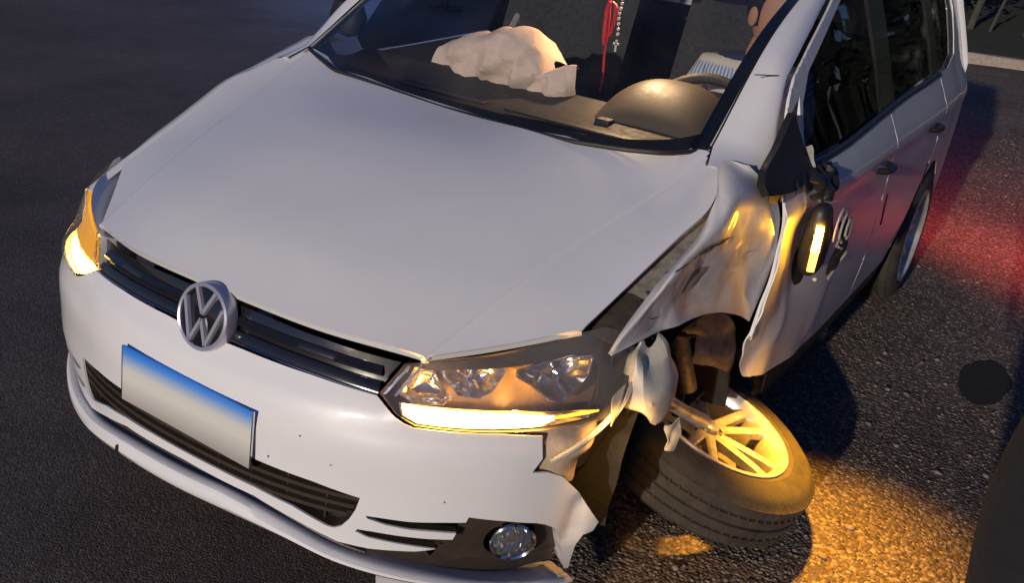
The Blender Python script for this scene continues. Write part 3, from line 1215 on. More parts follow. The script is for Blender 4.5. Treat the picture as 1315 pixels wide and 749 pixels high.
# ---------------------------------------------------------------- right wing (car's undamaged right side)
rows = []
for y in np.array([.25, .32, .40, .50, .60, .70, .80, .90, 1.02, 1.15]):
    if y < .8:
        e = np.array((-(.7166 + .136 * (y - .6)), y, .872 + .397 * (y - .6)))
    else:
        e = np.array((-(.742 - .05 * (y - .8) / .2), y, .95 + .30 * (y - .8)))
    e[0] -= .012 * (1 - float(sstep(.36, .66, y)))
    sh = np.array((-(X(y, .8) - .005 + .01), y - .01, e[2] - .035))
    lim = max(.70 + (y - .2) * .34, -e[0] + .012)
    rows.append([e + (-.004, 0, -.006), e + (-.030, 0, -.004), (max(sh[0], -lim), y, e[2] - .05), (max(-(X(y, .7) + .01), -lim - .012), y, min(.70, e[2] - .08)), (max(-(X(y, .6) + .012), -lim - .015), y, .60), (max(-(X(y, .5)), -lim - .012), y, .66 if abs(y - .82) < .28 else .5)])
grid('front_wing', net(np.array(rows), 5, 4), 'paint', car, angle=60, solid=.003)

# ---------------------------------------------------------------- left wing (crushed)
W_ = np.array([
    [(0.742, 0.373, 0.741), (0.745, 0.417, 0.778), (0.750, 0.531, 0.836), (0.755, 0.632, 0.874), (0.757, 0.730, 0.913), (0.750, 0.802, 0.976), (0.700, 0.932, 1.025), (0.755, 0.978, 1.023)],
    [(0.745, 0.370, 0.742), (0.755, 0.406, 0.780), (0.768, 0.489, 0.827), (0.780, 0.546, 0.876), (0.785, 0.639, 0.899), (0.790, 0.740, 0.929), (0.785, 0.858, 0.983), (0.800, 1.090, 0.933)],
    [(0.748, 0.367, 0.743), (0.757, 0.420, 0.769), (0.769, 0.495, 0.804), (0.776, 0.560, 0.835), (0.780, 0.662, 0.846), (0.792, 0.772, 0.857), (0.803, 0.919, 0.899), (0.820, 1.122, 0.842)],
    [(0.750, 0.367, 0.743), (0.760, 0.437, 0.756), (0.771, 0.519, 0.772), (0.776, 0.580, 0.788), (0.777, 0.701, 0.778), (0.785, 0.834, 0.769), (0.793, 1.010, 0.760), (0.812, 1.135, 0.689)],
    [(0.752, 0.366, 0.743), (0.765, 0.451, 0.747), (0.775, 0.554, 0.742), (0.785, 0.606, 0.738), (0.790, 0.722, 0.724), (0.800, 0.855, 0.694), (0.805, 1.000, 0.640), (0.815, 1.055, 0.610)]])
WN = net(W_, 12, 9)
wt = np.ones(WN.shape[:2])
ii = np.linspace(0, 1, WN.shape[0])[:, None]
jj = np.linspace(0, 1, WN.shape[1])[None, :]
crum = folds(WN, [(0, 4.2, 2.4, .008), (0, -2.6, 5.4, .005), (0, 9.5, -4.0, .0018), (0, 2.0, 13.0, .0012)], .16, 21)
crum += .0008 * vnoise(WN, 50, 8)
amp = sstep(.12, .45, ii) * (1 - .55 * sstep(.85, 1, ii)) * sstep(.1, .35, jj) * (1 - .7 * sstep(.9, 1, jj))
WN[..., 0] += (crum - .004) * amp
wing = grid('front_wing', WN, 'paint_bent', car, angle=14, flip=False, solid=.002)
wing['label'] = 'crumpled white front wing torn away from the bonnet'
# torn dark scrape along the fold
WF = WN.reshape(-1, 3)


def on_wing(p, d=.004):
    k_ = np.argmin(((WF - np.array(p)) ** 2 * (.3, 1, 1)).sum(1))
    return WF[k_] * (1, 0, 0) + np.array(p) * (0, 1, 1) + np.array((d, -d * .5, d * .3))


def scrape(pts, wd, seed):
    g = random.Random(seed)
    P = catmull(pts, 5)
    V = []
    for k_, p in enumerate(P):
        t_ = k_ / (len(P) - 1)
        w_ = wd * (.25 + g.random()) * (math.sin(math.pi * min(1, t_ * 1.05 + .02)) + .1)
        V += [on_wing(p + np.array((0, 0, w_ * .35))), on_wing(p - np.array((0, 0, w_)))]
    obj('scrape_mark', V, [(2 * i, 2 * i + 1, 2 * i + 3, 2 * i + 2) for i in range(len(P) - 1)], 'scrape', wing)


scrape([(.788, .538, .881), (.788, .584, .885), (.788, .625, .886)], .0035, 1)
scrape([(.788, .640, .886), (.788, .686, .893), (.788, .729, .896), (.788, .776, .895), (.788, .865, .884)], .009, 2)
scrape([(.79, .95, .80), (.79, 1.0, .81), (.79, 1.06, .80)], .002, 3)
scrape([(.78, .47, .80), (.78, .50, .785), (.78, .54, .775)], .002, 4)
# inner wing rail showing through the gap
rail_top = np.array([(.690, .40, .772), (.702, .47, .812), (.716, .57, .852), (.730, .68, .893), (.742, .79, .93), (.735, .86, .955)])
rail_bot = rail_top + np.array((.042, .01, -.028))
RN = np.stack([catmull(rail_top + (-.03, 0, -.02), 6), catmull(rail_top + (.002, 0, -.016), 6), catmull(rail_bot, 6), catmull(rail_bot + (.002, 0, -.05), 6)], 0)
rail = grid('inner_rail', RN[:, 9:], 'rail_metal', car, solid=.003)
grid('inner_rail', RN[:, :10], 'rust_dark', car, solid=.003)
for k_ in (10, 14, 17, 22, 26):
    p = RN[1, k_] * .5 + RN[2, k_] * .5 + np.array((.003, -.003, .004))
    V, Fc = lathe_geo([(0, .001), (.006, .001), (.007, 0)], 12)
    M = Matrix.Translation(p) @ Vector((.5, -.2, .8)).to_track_quat('Z', 'Y').to_matrix().to_4x4()
    obj('rail_bolt', xf(V, M), Fc, 'black_plastic' if k_ % 2 else 'steel', rail)
p = RN[1, 22]
V = [RN[1, 21] + (.012, -.004, .004), RN[1, 26] + (.012, -.004, .004), RN[2, 26] + (-.012, -.003, .006), RN[2, 20] + (-.014, -.003, .006)]
obj('rail_slot', V, [(0, 1, 2, 3)], 'black_plastic', rail)

# ---------------------------------------------------------------- headlamps
HL = [(.432, .653), (.476, .714), (.56, .730), (.65, .744), (.74, .759), (.822, .771), (.88, .775), (.935, .760), (.985, .718), (.955, .655), (.915, .610), (.78, .606), (.6, .608), (.52, .610), (.478, .625)]


def headlamp(sg, broken):
    o = [(sg * a_, b_) for a_, b_ in HL]
    rt_ = trimmed('headlamp', Fo(-.075), o, 'lamp_housing', car, step=.03, flip=(sg < 0))
    # side wall
    L = resample(o, .012)
    G = np.stack([Fo(-.004)(L[:, 0], L[:, 1]), Fo(-.076)(L[:, 0], L[:, 1])], 0)
    obj('lamp_wall', G.reshape(-1, 3), gridfaces(2, len(L), closed_v=True), 'bezel_plastic' if sg > 0 else 'paint', rt_)
    # dark upper mask
    msk = [(.50, .7165), (.56, .727), (.65, .741), (.74, .756), (.822, .768), (.88, .771), (.93, .757), (.978, .716), (.95, .66), (.925, .628), (.89, .640), (.895, .70), (.875, .735), (.82, .738), (.70, .722), (.60, .712), (.53, .704)]
    if sg > 0:
        trimmed('lamp_mask', Fo(-.018), [(sg * a_, b_) for a_, b_ in msk], 'bezel_plastic', rt_, step=.03, flip=(sg < 0), solid=.003)

    def bowl(nm, poly, depth, cen, m):
        L = resample([(sg * a_, b_) for a_, b_ in poly], .012)
        c = np.array((sg * cen[0], cen[1]))
        rings = []
        for k_, (t, d) in enumerate(((0, .0), (.04, .004), (.10, .25), (.28, .62), (.55, .9), (.85, 1.0), (1.0, 1.02))):
            Q = L * (1 - t) + c * t
            rings.append(F(Q[:, 0], Q[:, 1]) - Fn(Q[:, 0], Q[:, 1]) * (.022 + depth * d))
        G = np.stack(rings, 0)
        return obj(nm, G.reshape(-1, 3), gridfaces(len(rings), len(L), closed_v=True), m, rt_, angle=30)

    main = [(.705, .712), (.76, .727), (.82, .734), (.872, .731), (.880, .722), (.868, .690), (.842, .668), (.800, .650), (.775, .656), (.735, .685), (.703, .702)]
    mb = bowl('main_reflector', main, .055, (.81, .697), 'reflector')
    L = resample([(sg * a_, b_) for a_, b_ in main], .012)
    V, Fc = tube_geo(np.vstack([F(L[:, 0], L[:, 1]) - Fn(L[:, 0], L[:, 1]) * .020, F(L[:1, 0], L[:1, 1]) - Fn(L[:1, 0], L[:1, 1]) * .020]), .0028, 8, False)
    obj('reflector_rim', V, Fc, 'chrome', mb)
    inner = [(.545, .705), (.60, .712), (.675, .719), (.68, .708), (.655, .672), (.63, .660), (.585, .662), (.553, .690)]
    bowl('inner_reflector', inner, .04, (.615, .690), 'reflector')
    inn2 = [(.492, .706), (.535, .704), (.543, .688), (.575, .660), (.56, .648), (.50, .645), (.468, .655)]
    bowl('side_reflector', inn2, .03, (.515, .676), 'reflector')
    for cen, r in (((.81, .697), .013), ((.615, .690), .011)):
        c = F(sg * cen[0], cen[1]) - Fn(sg * cen[0], cen[1]) * .052
        n = Vector(Fn(sg * cen[0], cen[1])) * .6 + Vector((0, -1, 0)) * .4
        M = Matrix.Translation(c) @ n.normalized().to_track_quat('Z', 'Y').to_matrix().to_4x4()
        V, Fc = lathe_geo([(r, -.03), (r, -.004), (r * .8, .004), (0, .008)], 20)
        obj('bulb', xf(V, M), Fc, 'chrome', rt_)
    # chrome strip at the inner end
    for d in (0.0, .022):
        st = [(.438 + d, .652), (.444 + d, .652), (.487 + d, .709), (.481 + d, .709)]
        trimmed('chrome_strip', Fo(-.008), [(sg * a_, b_) for a_, b_ in st], 'chrome', rt_, step=.02, flip=(sg < 0), solid=.002)
    # indicator: reflector channel and glowing core
    ch = [(.470, .645), (.53, .645), (.62, .645), (.72, .643), (.80, .637), (.86, .632), (.90, .626), (.90, .612), (.78, .609), (.6, .611), (.52, .613), (.485, .626)]
    chn = bowl('indicator_channel', ch, .03, (.66, .627), 'reflector')
    core = [(.478, .643), (.53, .6415), (.62, .641), (.72, .638), (.795, .630), (.80, .622), (.77, .612), (.6, .6125), (.52, .6145), (.49, .627)]
    g = trimmed('indicator_lamp', Fo(-.016), [(sg * a_, b_) for a_, b_ in core], 'indicator_glow', rt_, step=.02, flip=(sg < 0))
    tl = [(.797, .629), (.86, .631), (.905, .626), (.905, .622), (.80, .623)]
    trimmed('indicator_tail', Fo(-.014), [(sg * a_, b_) for a_, b_ in tl], 'indicator_glow_soft', rt_, step=.02, flip=(sg < 0))
    if sg < 0:
        # the far lamp glows through its whole outer corner
        sd = [(.50, .648), (.52, .70), (.60, .725), (.70, .742), (.80, .760), (.87, .762), (.90, .72), (.87, .66), (.79, .634), (.62, .646)]
        trimmed('indicator_tail', Fo(-.012), [(-a_, b_) for a_, b_ in sd], emitter('indicator_glow_edge', (1.0, .42, .03), 1.0), rt_, step=.02, flip=True)
    for s_i in ((.56, .72) if sg > 0 else ()):
        l = bpy.data.lights.new('indicator_light', 'POINT')
        l.energy = 2.2
        l.color = (1, .45, .06)
        l.shadow_soft_size = .012
        lo = bpy.data.objects.new('indicator_light', l)
        col.objects.link(lo)
        lo.parent = car
        lo.location = Fo(-.004 if sg > 0 else -.012)(np.array(sg * s_i), np.array(.632))
    trimmed('lamp_lens', Fo(.006), o, 'lamp_glass', rt_, step=.02, flip=(sg < 0))
    return rt_


headlamp(1, True)
BEAMS = [('indicator_spill', F(.90, .615) + Fn(.90, .615) * .05, (1.0, .62, 0), (1, .50, .10), 7, 140, .9, .03)]
headlamp(-1, False)

# ---------------------------------------------------------------- broken bits between lamp and wheel
def crumple(name, ctrl, m, parent, amp=.006, fr=16, seed=1, k=8, solid=.002):
    G = net(np.array(ctrl, float), k, k)
    n = vnoise(G, fr, seed)
    G = G + np.stack([vnoise(G, fr, seed), vnoise(G, fr, seed + 1), vnoise(G, fr, seed + 2)], -1) * amp
    return grid(name, G, m, parent, angle=28, solid=solid)


f_ = lambda s, z, o=0: tuple(Fo(o)(np.array(s), np.array(z)))
# beige inner support behind the torn bumper
crumple('bumper_support', [[f_(.75, .60, -.03), f_(.82, .60, -.02), f_(.90, .595, -.03), f_(.95, .60, -.05)],
                           [f_(.755, .565, -.025), f_(.83, .565, .0), f_(.90, .56, -.01), f_(.94, .57, -.05)],
                           [f_(.76, .53, -.02), f_(.83, .525, -.005), f_(.88, .53, -.015), f_(.91, .54, -.05)],
                           [f_(.79, .50, -.03), f_(.84, .485, -.012), f_(.875, .475, -.02), f_(.90, .49, -.05)]], 'bracket', car, .006, 20, 3)
tube('support_strut', [f_(.80, .545, .01), f_(.86, .575, .012), f_(.935, .612, .0), f_(.955, .64, -.01)], .006, 'inner_white', car, 8, 4)
crumple('torn_bracket', [[f_(.92, .645, -.0), f_(.95, .66, -.0)], [f_(.925, .61, .005), f_(.945, .62, .0)], [f_(.935, .59, .0), f_(.95, .595, -.01)]], 'inner_white', car, .004, 30, 9)
crumple('torn_bracket', [[f_(.965, .66, -.0), f_(1.0, .70, .0)], [f_(.955, .63, .0), f_(.985, .66, .0)], [f_(.945, .605, .0), f_(.965, .625, .0)]], 'milky_plastic', car, .003, 30, 12)
# milky washer bottle, squashed
bt = []
for k_, (h, r) in enumerate(((0, .02), (.06, .050), (.2, .074), (.45, .082), (.65, .074), (.85, .046), (1, .030))):
    c = np.array((.785, .525, .565)) * (1 - h) + np.array((.755, .515, .730)) * h
    ring = []
    for q in np.linspace(0, 2 * np.pi, 22, endpoint=False):
        ring.append(c + np.array((math.cos(q) * r * .75, math.sin(q) * r * 1.15, .012 * math.sin(3 * q))))
    bt.append(ring)
bt = np.array(bt)
bt2 = np.stack([catmull(bt[:, j], 4) for j in range(22)], 1)
dn = np.stack([vnoise(bt2, 16, 31), vnoise(bt2, 16, 32), vnoise(bt2, 16, 33)], -1)
bt2 = bt2 + dn * .020
wb = obj('washer_bottle', bt2.reshape(-1, 3), gridfaces(bt2.shape[0], 22, closed_v=True), 'milky_plastic', car, angle=30)
crumple('torn_rag', [[(.815, .565, .525), (.835, .615, .53)], [(.825, .57, .49), (.842, .615, .495)], [(.828, .575, .455), (.838, .595, .452)]], 'milky_plastic', wb, .008, 40, 5)
# dark liner behind
G = []
for q in np.linspace(-.15, math.pi + .15, 22):
    G.append([(x, .83 - .36 * math.cos(q), .33 + .36 * math.sin(q)) for x in (.45, .58, .70, .765)])
LN = np.array(G)
LN = LN + .012 * np.stack([vnoise(LN, 12, 41), vnoise(LN, 12, 42), vnoise(LN, 12, 43)], -1)
grid('wheel_liner', net(LN, 2, 3), 'liner', car, solid=.003)
G = np.array([[(.44, y, z) for z in np.linspace(.2, .75, 8)] for y in np.linspace(.30, 1.25, 10)])
grid('inner_wing_panel', G, 'liner', car, solid=.004)
# dark plate behind the headlamp corner
crumple('lamp_backing', [[f_(.86, .79, -.03), f_(.95, .80, -.03), f_(1.05, .78, -.05)], [f_(.92, .74, -.03), f_(1.0, .72, -.035), f_(1.08, .70, -.05)], [f_(.90, .60, -.05), f_(.98, .60, -.06), f_(1.08, .58, -.08)], [f_(.88, .42, -.09), f_(.96, .42, -.1), f_(1.06, .40, -.12)]], 'rust_dark', car, .006, 12, 13)
# suspension: strut, arm, axle shaft
tube('strut', [(.62, .93, .78), (.66, .98, .55), (.70, 1.03, .38)], [.030, .030, .026], 'steel', car, 14, 4)
V, Fc = lathe_geo([(.05, 0), (.055, .02)], 20)
hel = [(.62 + .045 * math.cos(q) + .04 * q / 25, .93 + .045 * math.sin(q) + .05 * q / 25, .76 - .2 * q / 25) for q in np.linspace(0, 25, 120)]
tube('coil_spring', hel, .007, 'rust_dark', car, 8)
tube('control_arm', [(.40, .95, .26), (.55, 1.0, .25), (.68, 1.06, .22)], [.03, .022, .025], 'rust_dark', car, 12, 4)
tube('drive_shaft', [(.790, .585, .575), (.795, .73, .48), (.80, .905, .375)], [.015, .016, .018], 'alloy', car, 14, 4)
crumple('hub_shield', [[(.71, 1.02, .62), (.76, 1.06, .60), (.78, 1.10, .56)], [(.70, 1.02, .54), (.755, 1.06, .52), (.78, 1.11, .48)], [(.70, 1.03, .46), (.75, 1.07, .45), (.775, 1.10, .43)]], 'rail_metal', car, .01, 18, 17)
crumple('bent_bracket', [[(.70, .86, .66), (.74, .88, .66)], [(.71, .90, .60), (.75, .92, .60)], [(.71, .95, .575), (.74, .96, .57)]], 'rail_metal', car, .008, 24, 19)

# ---------------------------------------------------------------- wheels
def wheel(center, axis, spin, name, label=None, parts=True):
    ax = Vector(axis).normalized()
    M = Matrix.Translation(center) @ ax.to_track_quat('Z', 'Y').to_matrix().to_4x4() @ Matrix.Rotation(spin, 4, 'Z')
    R0, RR, hw = (.326, .212, .086) if label else (.302, .196, .0975)
    prof = [(RR, -hw + .012), (RR + .012, -hw + .004), (RR + .035, -hw - .004), (R0 - .035, -hw - .003), (R0 - .014, -hw + .010), (R0 - .004, -hw + .022)]
    for k_ in range(4):
        z0 = -hw + .024 + k_ * (.0405 if not label else .0322)
        prof += [(R0, z0), (R0 + .001, z0 + .023), (R0 - .008, z0 + .025), (R0 - .008, z0 + .030)] if k_ < 3 else [(R0, z0), (R0 + .001, z0 + .027)]
    prof += [(R0 - .004, hw - .022), (R0 - .014, hw - .010), (R0 - .035, hw + .003), (RR + .035, hw + .004), (RR + .030, hw + .006), (RR + .012, hw - .002), (RR, hw - .012)]
    V, Fc = lathe_geo(prof, 72)
    hubp = [(.0, .064), (.018, .064), (.026, .060), (.030, .050), (.05, .045), (.06, .03), (.06, -.02), (.0, -.02)]
    Vh, Fh = lathe_geo(hubp, 32)
    root = obj(name, xf(Vh, M), Fh, 'alloy', car, angle=30)
    obj('tyre', xf(V, M), Fc, 'rubber', root, angle=35)
    if label:
        root['label'] = label
    # sipes: blocks on tread shoulders
    blk = []
    for q in range(72):
        a_ = q * 2 * math.pi / 72
        for zz, tilt in ((-.060, .25), (-.028, -.25), (.028, .25), (.060, -.25)):
            zz = zz * hw / .0975
            v, fc = box_geo(.004, .004, .022, (R0 - .0002, 0, zz))
            Mr = Matrix.Rotation(a_ + (zz > 0) * .03, 4, 'Z') @ Matrix.Rotation(0, 4, 'X')
            blk.append((xf(v, Mr @ Matrix.Translation((0, 0, zz)) @ Matrix.Rotation(tilt, 4, 'X') @ Matrix.Translation((0, 0, -zz))), fc))
    V, Fc = merge(*blk)
    tb = obj('tread_blocks', xf(V, M), Fc, 'rubber', root, smooth=False)
    tb['kind'] = 'stuff'
    rim = [(RR + .016, hw - .004), (RR + .014, hw + .005), (RR + .004, hw + .006), (RR - .006, hw - .004), (RR - .012, hw - .02), (RR - .020, hw - .05), (RR - .022, -hw + .06), (RR - .012, -hw + .03), (RR - .002, -hw + .010), (RR + .012, -hw + .002)]
    V, Fc = lathe_geo(rim, 72)
    obj('rim', xf(V, M), Fc, 'alloy', root, angle=30)
    V, Fc = lathe_geo([(.0, -.01), (.125, -.01), (.125, -.025), (.0, -.025)], 40)
    obj('brake_disc', xf(V, M), Fc, 'steel', root, angle=30)
    for q in range(5):
        for dd in (-.16, .16):
            a_ = q * 2 * math.pi / 5 + dd
            r0, r1 = .040, RR - .008
            w0, w1 = .017, .014
            a1 = a_ + dd * .25
            c0_, c1_ = np.array((math.cos(a_ * .0 + q * 2 * math.pi / 5 + dd * 1.6), math.sin(q * 2 * math.pi / 5 + dd * 1.6))), np.array((math.cos(a1), math.sin(a1)))
            p0, p1 = c0_ * r0, c1_ * r1
            d = (p1 - p0) / np.linalg.norm(p1 - p0)
            n = np.array((-d[1], d[0]))
            ring = []
            for t_, zt, th_ in ((0, .056, .03), (.35, .064, .026), (.75, .072, .024), (1, .074, .026)):
                p = p0 * (1 - t_) + p1 * t_
                w_ = w0 * (1 - t_) + w1 * t_
                ring.append([(*(p - n * w_), zt - th_), (*(p - n * w_ * .9), zt - .004), (*(p - n * w_ * .55), zt), (*(p + n * w_ * .55), zt), (*(p + n * w_ * .9), zt - .004), (*(p + n * w_), zt - th_)])
            G = np.array(ring)
            obj('spoke', xf(G.reshape(-1, 3), M), gridfaces(4, 6, closed_v=True), 'alloy', root, angle=30)
    V, Fc = lathe_geo([(0, .069), (.022, .068), (.027, .064), (.028, .058)], 32)
    obj('hub_cap', xf(V, M), Fc, 'logo_chrome' if label else 'gloss_black', root)
    for q in range(5):
        a_ = q * 2 * math.pi / 5 + .63
        V, Fc = lathe_geo([(0, .052), (.008, .052), (.009, .046), (.009, .03)], 10)
        obj('wheel_bolt', xf(V, M @ Matrix.Translation((.042 * math.cos(a_), .042 * math.sin(a_), 0))), Fc, 'steel', root)
    return root


def wheel_copy(src, M):
    c = src.copy()
    col.objects.link(c)
    c.matrix_parent_inverse = src.matrix_parent_inverse.copy()
    c.parent = car
    for ch in src.children:
        d = ch.copy()
        col.objects.link(d)
        d.parent = c
    c.matrix_local = M
    return c


wheel((.742, 1.09, .203), (.33, .12, .936), .5, 'front_wheel', 'front wheel folded over with its alloy face tilted upward')
rw = wheel((.745, 3.28, .30), (1, 0, 0), .2, 'rear_wheel')
rw2 = wheel_copy(rw, Matrix.Scale(-1, 4, (1, 0, 0)))
fw2 = wheel_copy(rw, Matrix.Translation((0, -2.46, 0)) @ Matrix.Scale(-1, 4, (1, 0, 0)))
fw2.name = 'front_wheel.001'

# ---------------------------------------------------------------- left side: doors, sill, quarter
def dent1(y, z):
    P = np.stack([y, z, 0 * y], -1)
    d = .005 * vnoise(P, 5, 61) * (1 - sstep(1.4, 2.1, y))
    d = d - .030 * np.exp(-((y - 1.36) / .16) ** 2 - ((z - .70) / .16) ** 2)
    d = d + .006 * (1 - np.abs(vnoise(P, 7, 64))) ** 4 * (1 - sstep(1.5, 2.0, y)) * (1 - sstep(.75, .9, z))
    d = d - .02 * sstep(1.30, 1.08, y) * (1 - sstep(.5, .62, z))
    d = d + .03 * (1 - sstep(.25, .42, z)) * (1 - sstep(1.4, 1.9, y)) * 0
    return d


d1 = [(1.135, .955), (1.105, .91), (1.115, .856), (1.135, .789), (1.130, .708), (1.10, .644), (1.075, .55), (1.11, .455), (1.16, .405), (1.30, .362), (1.6, .325), (2.0, .303), (2.24, .300), (2.27, .45), (2.265, .80), (2.25, .990), (2.12, .985), (1.71, .967), (1.47, .962), (1.31, .962)]
door1 = trimmed('front_door', sideL(0, dent1), d1, 'paint', car, step=.022, bstep=.014, solid=-.004)
door1['label'] = 'dented white front door with its leading edge bent outward'
d2 = [(2.278, .45), (2.248, .300), (2.80, .302), (2.92, .40), (2.99, .50), (3.10, .60), (3.19, .70), (3.20, .85), (3.19, 1.014), (2.92, 1.007), (2.49, .999), (2.258, .991), (2.273, .80)]
door2 = trimmed('rear_door', sideL(0), d2, 'paint', car, step=.03, bstep=.02, solid=-.004)
qp = [(3.208, .85), (3.198, .70), (3.115, .61), (3.14, .60), (3.28, .645), (3.42, .62), (3.55, .54), (3.61, .42), (3.62, .25), (3.95, .28), (4.03, .45), (4.05, .70), (4.03, .95), (3.98, 1.10), (3.88, 1.30), (3.80, 1.45), (3.62, 1.47), (3.70, 1.25), (3.62, 1.06), (3.40, 1.022), (3.198, 1.016)]
trimmed('rear_quarter', sideL(0), qp, 'paint', car, step=.035, bstep=.02, solid=-.004)
# black panel behind gaps and sill
S_ = [(1.42, .19), (1.30, .40), (1.25, .50), (1.25, .94), (3.1, .98), (3.1, .60), (2.95, .48), (2.86, .30), (2.86, .17)]
trimmed('side_backing', sideL(-.02, lambda y, z: -.03 * sstep(1.45, 1.2, y)), S_, 'liner', car, step=.05, solid=-.01)
sl = [(1.36, .338), (1.6, .316), (2.0, .294), (2.84, .292), (2.80, .17), (2.0, .17), (1.50, .19), (1.40, .26)]
trimmed('sill', sideL(-.006), sl, 'black_plastic', car, step=.04, solid=-.006)
# mirrored right side panels (mostly hidden)
d1r = [(1.20, .955), (1.18, .6), (1.20, .32), (2.24, .30), (2.27, .8), (2.25, .99), (1.71, .967)]
trimmed('front_door', sideR(0), d1r, 'paint', car, step=.06, solid=.004)
trimmed('rear_door', sideR(0), d2, 'paint', car, step=.06, solid=.004)
trimmed('rear_quarter', sideR(0), qp, 'paint', car, step=.06, solid=.004)
trimmed('sill', sideR(-.006), sl, 'black_plastic', car, step=.06, solid=.006)

# bent leading edge of the front door
gap = np.array([(1.121, .937), (1.115, .91), (1.118, .856), (1.132, .789), (1.127, .708), (1.098, .644), (1.077, .56)])
yel = np.array([(1.150, .937), (1.178, .877), (1.212, .815), (1.205, .744), (1.185, .675), (1.160, .601), (1.10, .54)])
r0 = np.array([(X(y, z) - .008, y + .001, z) for y, z in gap])
r1 = np.array([(X(y, z) + .001, y + .002, z) for y, z in gap])
rm = np.array([(X(y, z) + .000, y, z) for y, z in (gap * .5 + yel * .5)])
r2 = np.array([(X(y, z) - .007, y, z) for y, z in yel])
ctrl = np.stack([r0, r1, rm, r2], 0)
grid('door_edge', net(ctrl, 4, 8), 'paint', door1, angle=50, solid=.002)

# door handles, strips, windows
for yy, zz, d in ((2.10, .828, door1), (2.95, .838, door2)):
    th = np.linspace(0, 2 * np.pi, 24, endpoint=False)
    cup = [(yy + .052 * math.cos(q), zz + .030 * math.sin(q)) for q in th]
    trimmed('handle_cup', sideL(.003), cup, 'black_plastic', d, step=.02)
    pth = [(X(yy - .06, zz) + .004, yy - .06, zz + .004), (X(yy, zz) + .032, yy - .03, zz + .006), (X(yy, zz) + .034, yy + .04, zz + .006), (X(yy + .08, zz) + .004, yy + .08, zz + .004)]
    tube('handle', pth, [.010, .012, .012, .010], 'black_plastic', d, 10, 5)
for y0, y1, z0, z1, d in ((2.335, 2.40, .69, .56, door2), (3.10, 3.125, .665, .565, door2)):
    st = [(y0, z0), (y0 + .022, z0), (y1 + .014, z1), (y1 - .004, z1)]
    trimmed('edge_strip', sideL(.006), st, 'black_plastic', d, step=.02, solid=.003)
for nm, poly, d in (('side_window', [(1.39, .985), (1.335, 1.03), (1.42, 1.185), (1.66, 1.285), (1.86, 1.36), (2.18, 1.40), (2.20, 1.00), (1.71, .978), (1.47, .974)], door1),
                    ('side_window', [(2.38, 1.006), (2.38, 1.40), (2.95, 1.40), (3.08, 1.25), (3.12, 1.03)], door2)):
    trimmed(nm, sideL(-.012), poly, 'side_glass' if d is door1 else 'dark_glass', d, step=.06)
    trimmed(nm, sideR(-.012), poly, 'dark_glass', d, step=.06)
trimmed('rear_side_window', sideL(-.010), [(3.20, 1.022), (3.20, 1.40), (3.58, 1.40), (3.66, 1.25), (3.60, 1.07), (3.40, 1.03)], 'dark_glass', car, step=.06)
trimmed('rear_side_window', sideR(-.010), [(3.20, 1.022), (3.20, 1.40), (3.58, 1.40), (3.66, 1.25), (3.60, 1.07), (3.40, 1.03)], 'dark_glass', car, step=.06)
for fn in (sideL, sideR):
    kw = dict(step=.05, solid=.01)
    trimmed('door_pillar', fn(-.006), [(2.18, .99), (2.18, 1.46), (2.39, 1.46), (2.39, .99)], 'gloss_black', car, **kw)
    trimmed('door_pillar', fn(-.006), [(3.08, 1.01), (3.08, 1.44), (3.21, 1.44), (3.21, 1.01)], 'gloss_black', car, **kw)
    # upper door frame + roof rail
    trimmed('roof_rail', fn(-.002), [(1.66, 1.40), (2.2, 1.455), (3.0, 1.46), (3.75, 1.44), (3.75, 1.49), (3.0, 1.51), (2.0, 1.51), (1.72, 1.46)], 'paint', car, **kw)
# white front frame of the front door window, belt seal
wf_out = [(1.155, .975), (1.225, 1.11), (1.25, 1.14), (1.31, 1.185), (1.485, 1.257), (1.68, 1.33), (1.90, 1.42), (1.93, 1.395), (1.66, 1.288), (1.42, 1.19), (1.345, 1.12), (1.325, 1.03), (1.33, .975)]
wf_h = [(1.195, .99), (1.25, 1.105), (1.325, 1.14), (1.305, 1.04), (1.31, .99)]
trimmed('window_frame', sideL(-.001), wf_out, 'paint', door1, [wf_h], step=.03, solid=-.008)
tube('window_post', [(X(1.33, .99) - .01, 1.33, .985), (X(1.31, 1.08) - .01, 1.315, 1.08), (X(1.34, 1.18) - .008, 1.36, 1.18)], .008, 'trim_grey', door1, 8, 4)
tube('belt_seal', [(X(y, z) + .002, y, z) for y, z in ((1.33, .970), (1.47, .968), (1.71, .973), (2.12, .991), (2.49, 1.005), (2.92, 1.013), (3.18, 1.02))], .011, 'black_plastic', door1, 8, 4)
grid('belt_panel', np.array([[(X(y, z) + .0015, y, z) for z in np.linspace(.945, .985, 4)] for y in np.linspace(1.30, 1.62, 9)]), 'black_plastic', door1)

# pillar dent mark
tube('scratch', [(X(1.19, 1.19) + .004 - .05, 1.16, 1.20), (X(1.2, 1.195) - .035, 1.20, 1.197), (X(1.25, 1.2) - .012, 1.25, 1.195)], .0015, 'scrape', car, 6, 3)
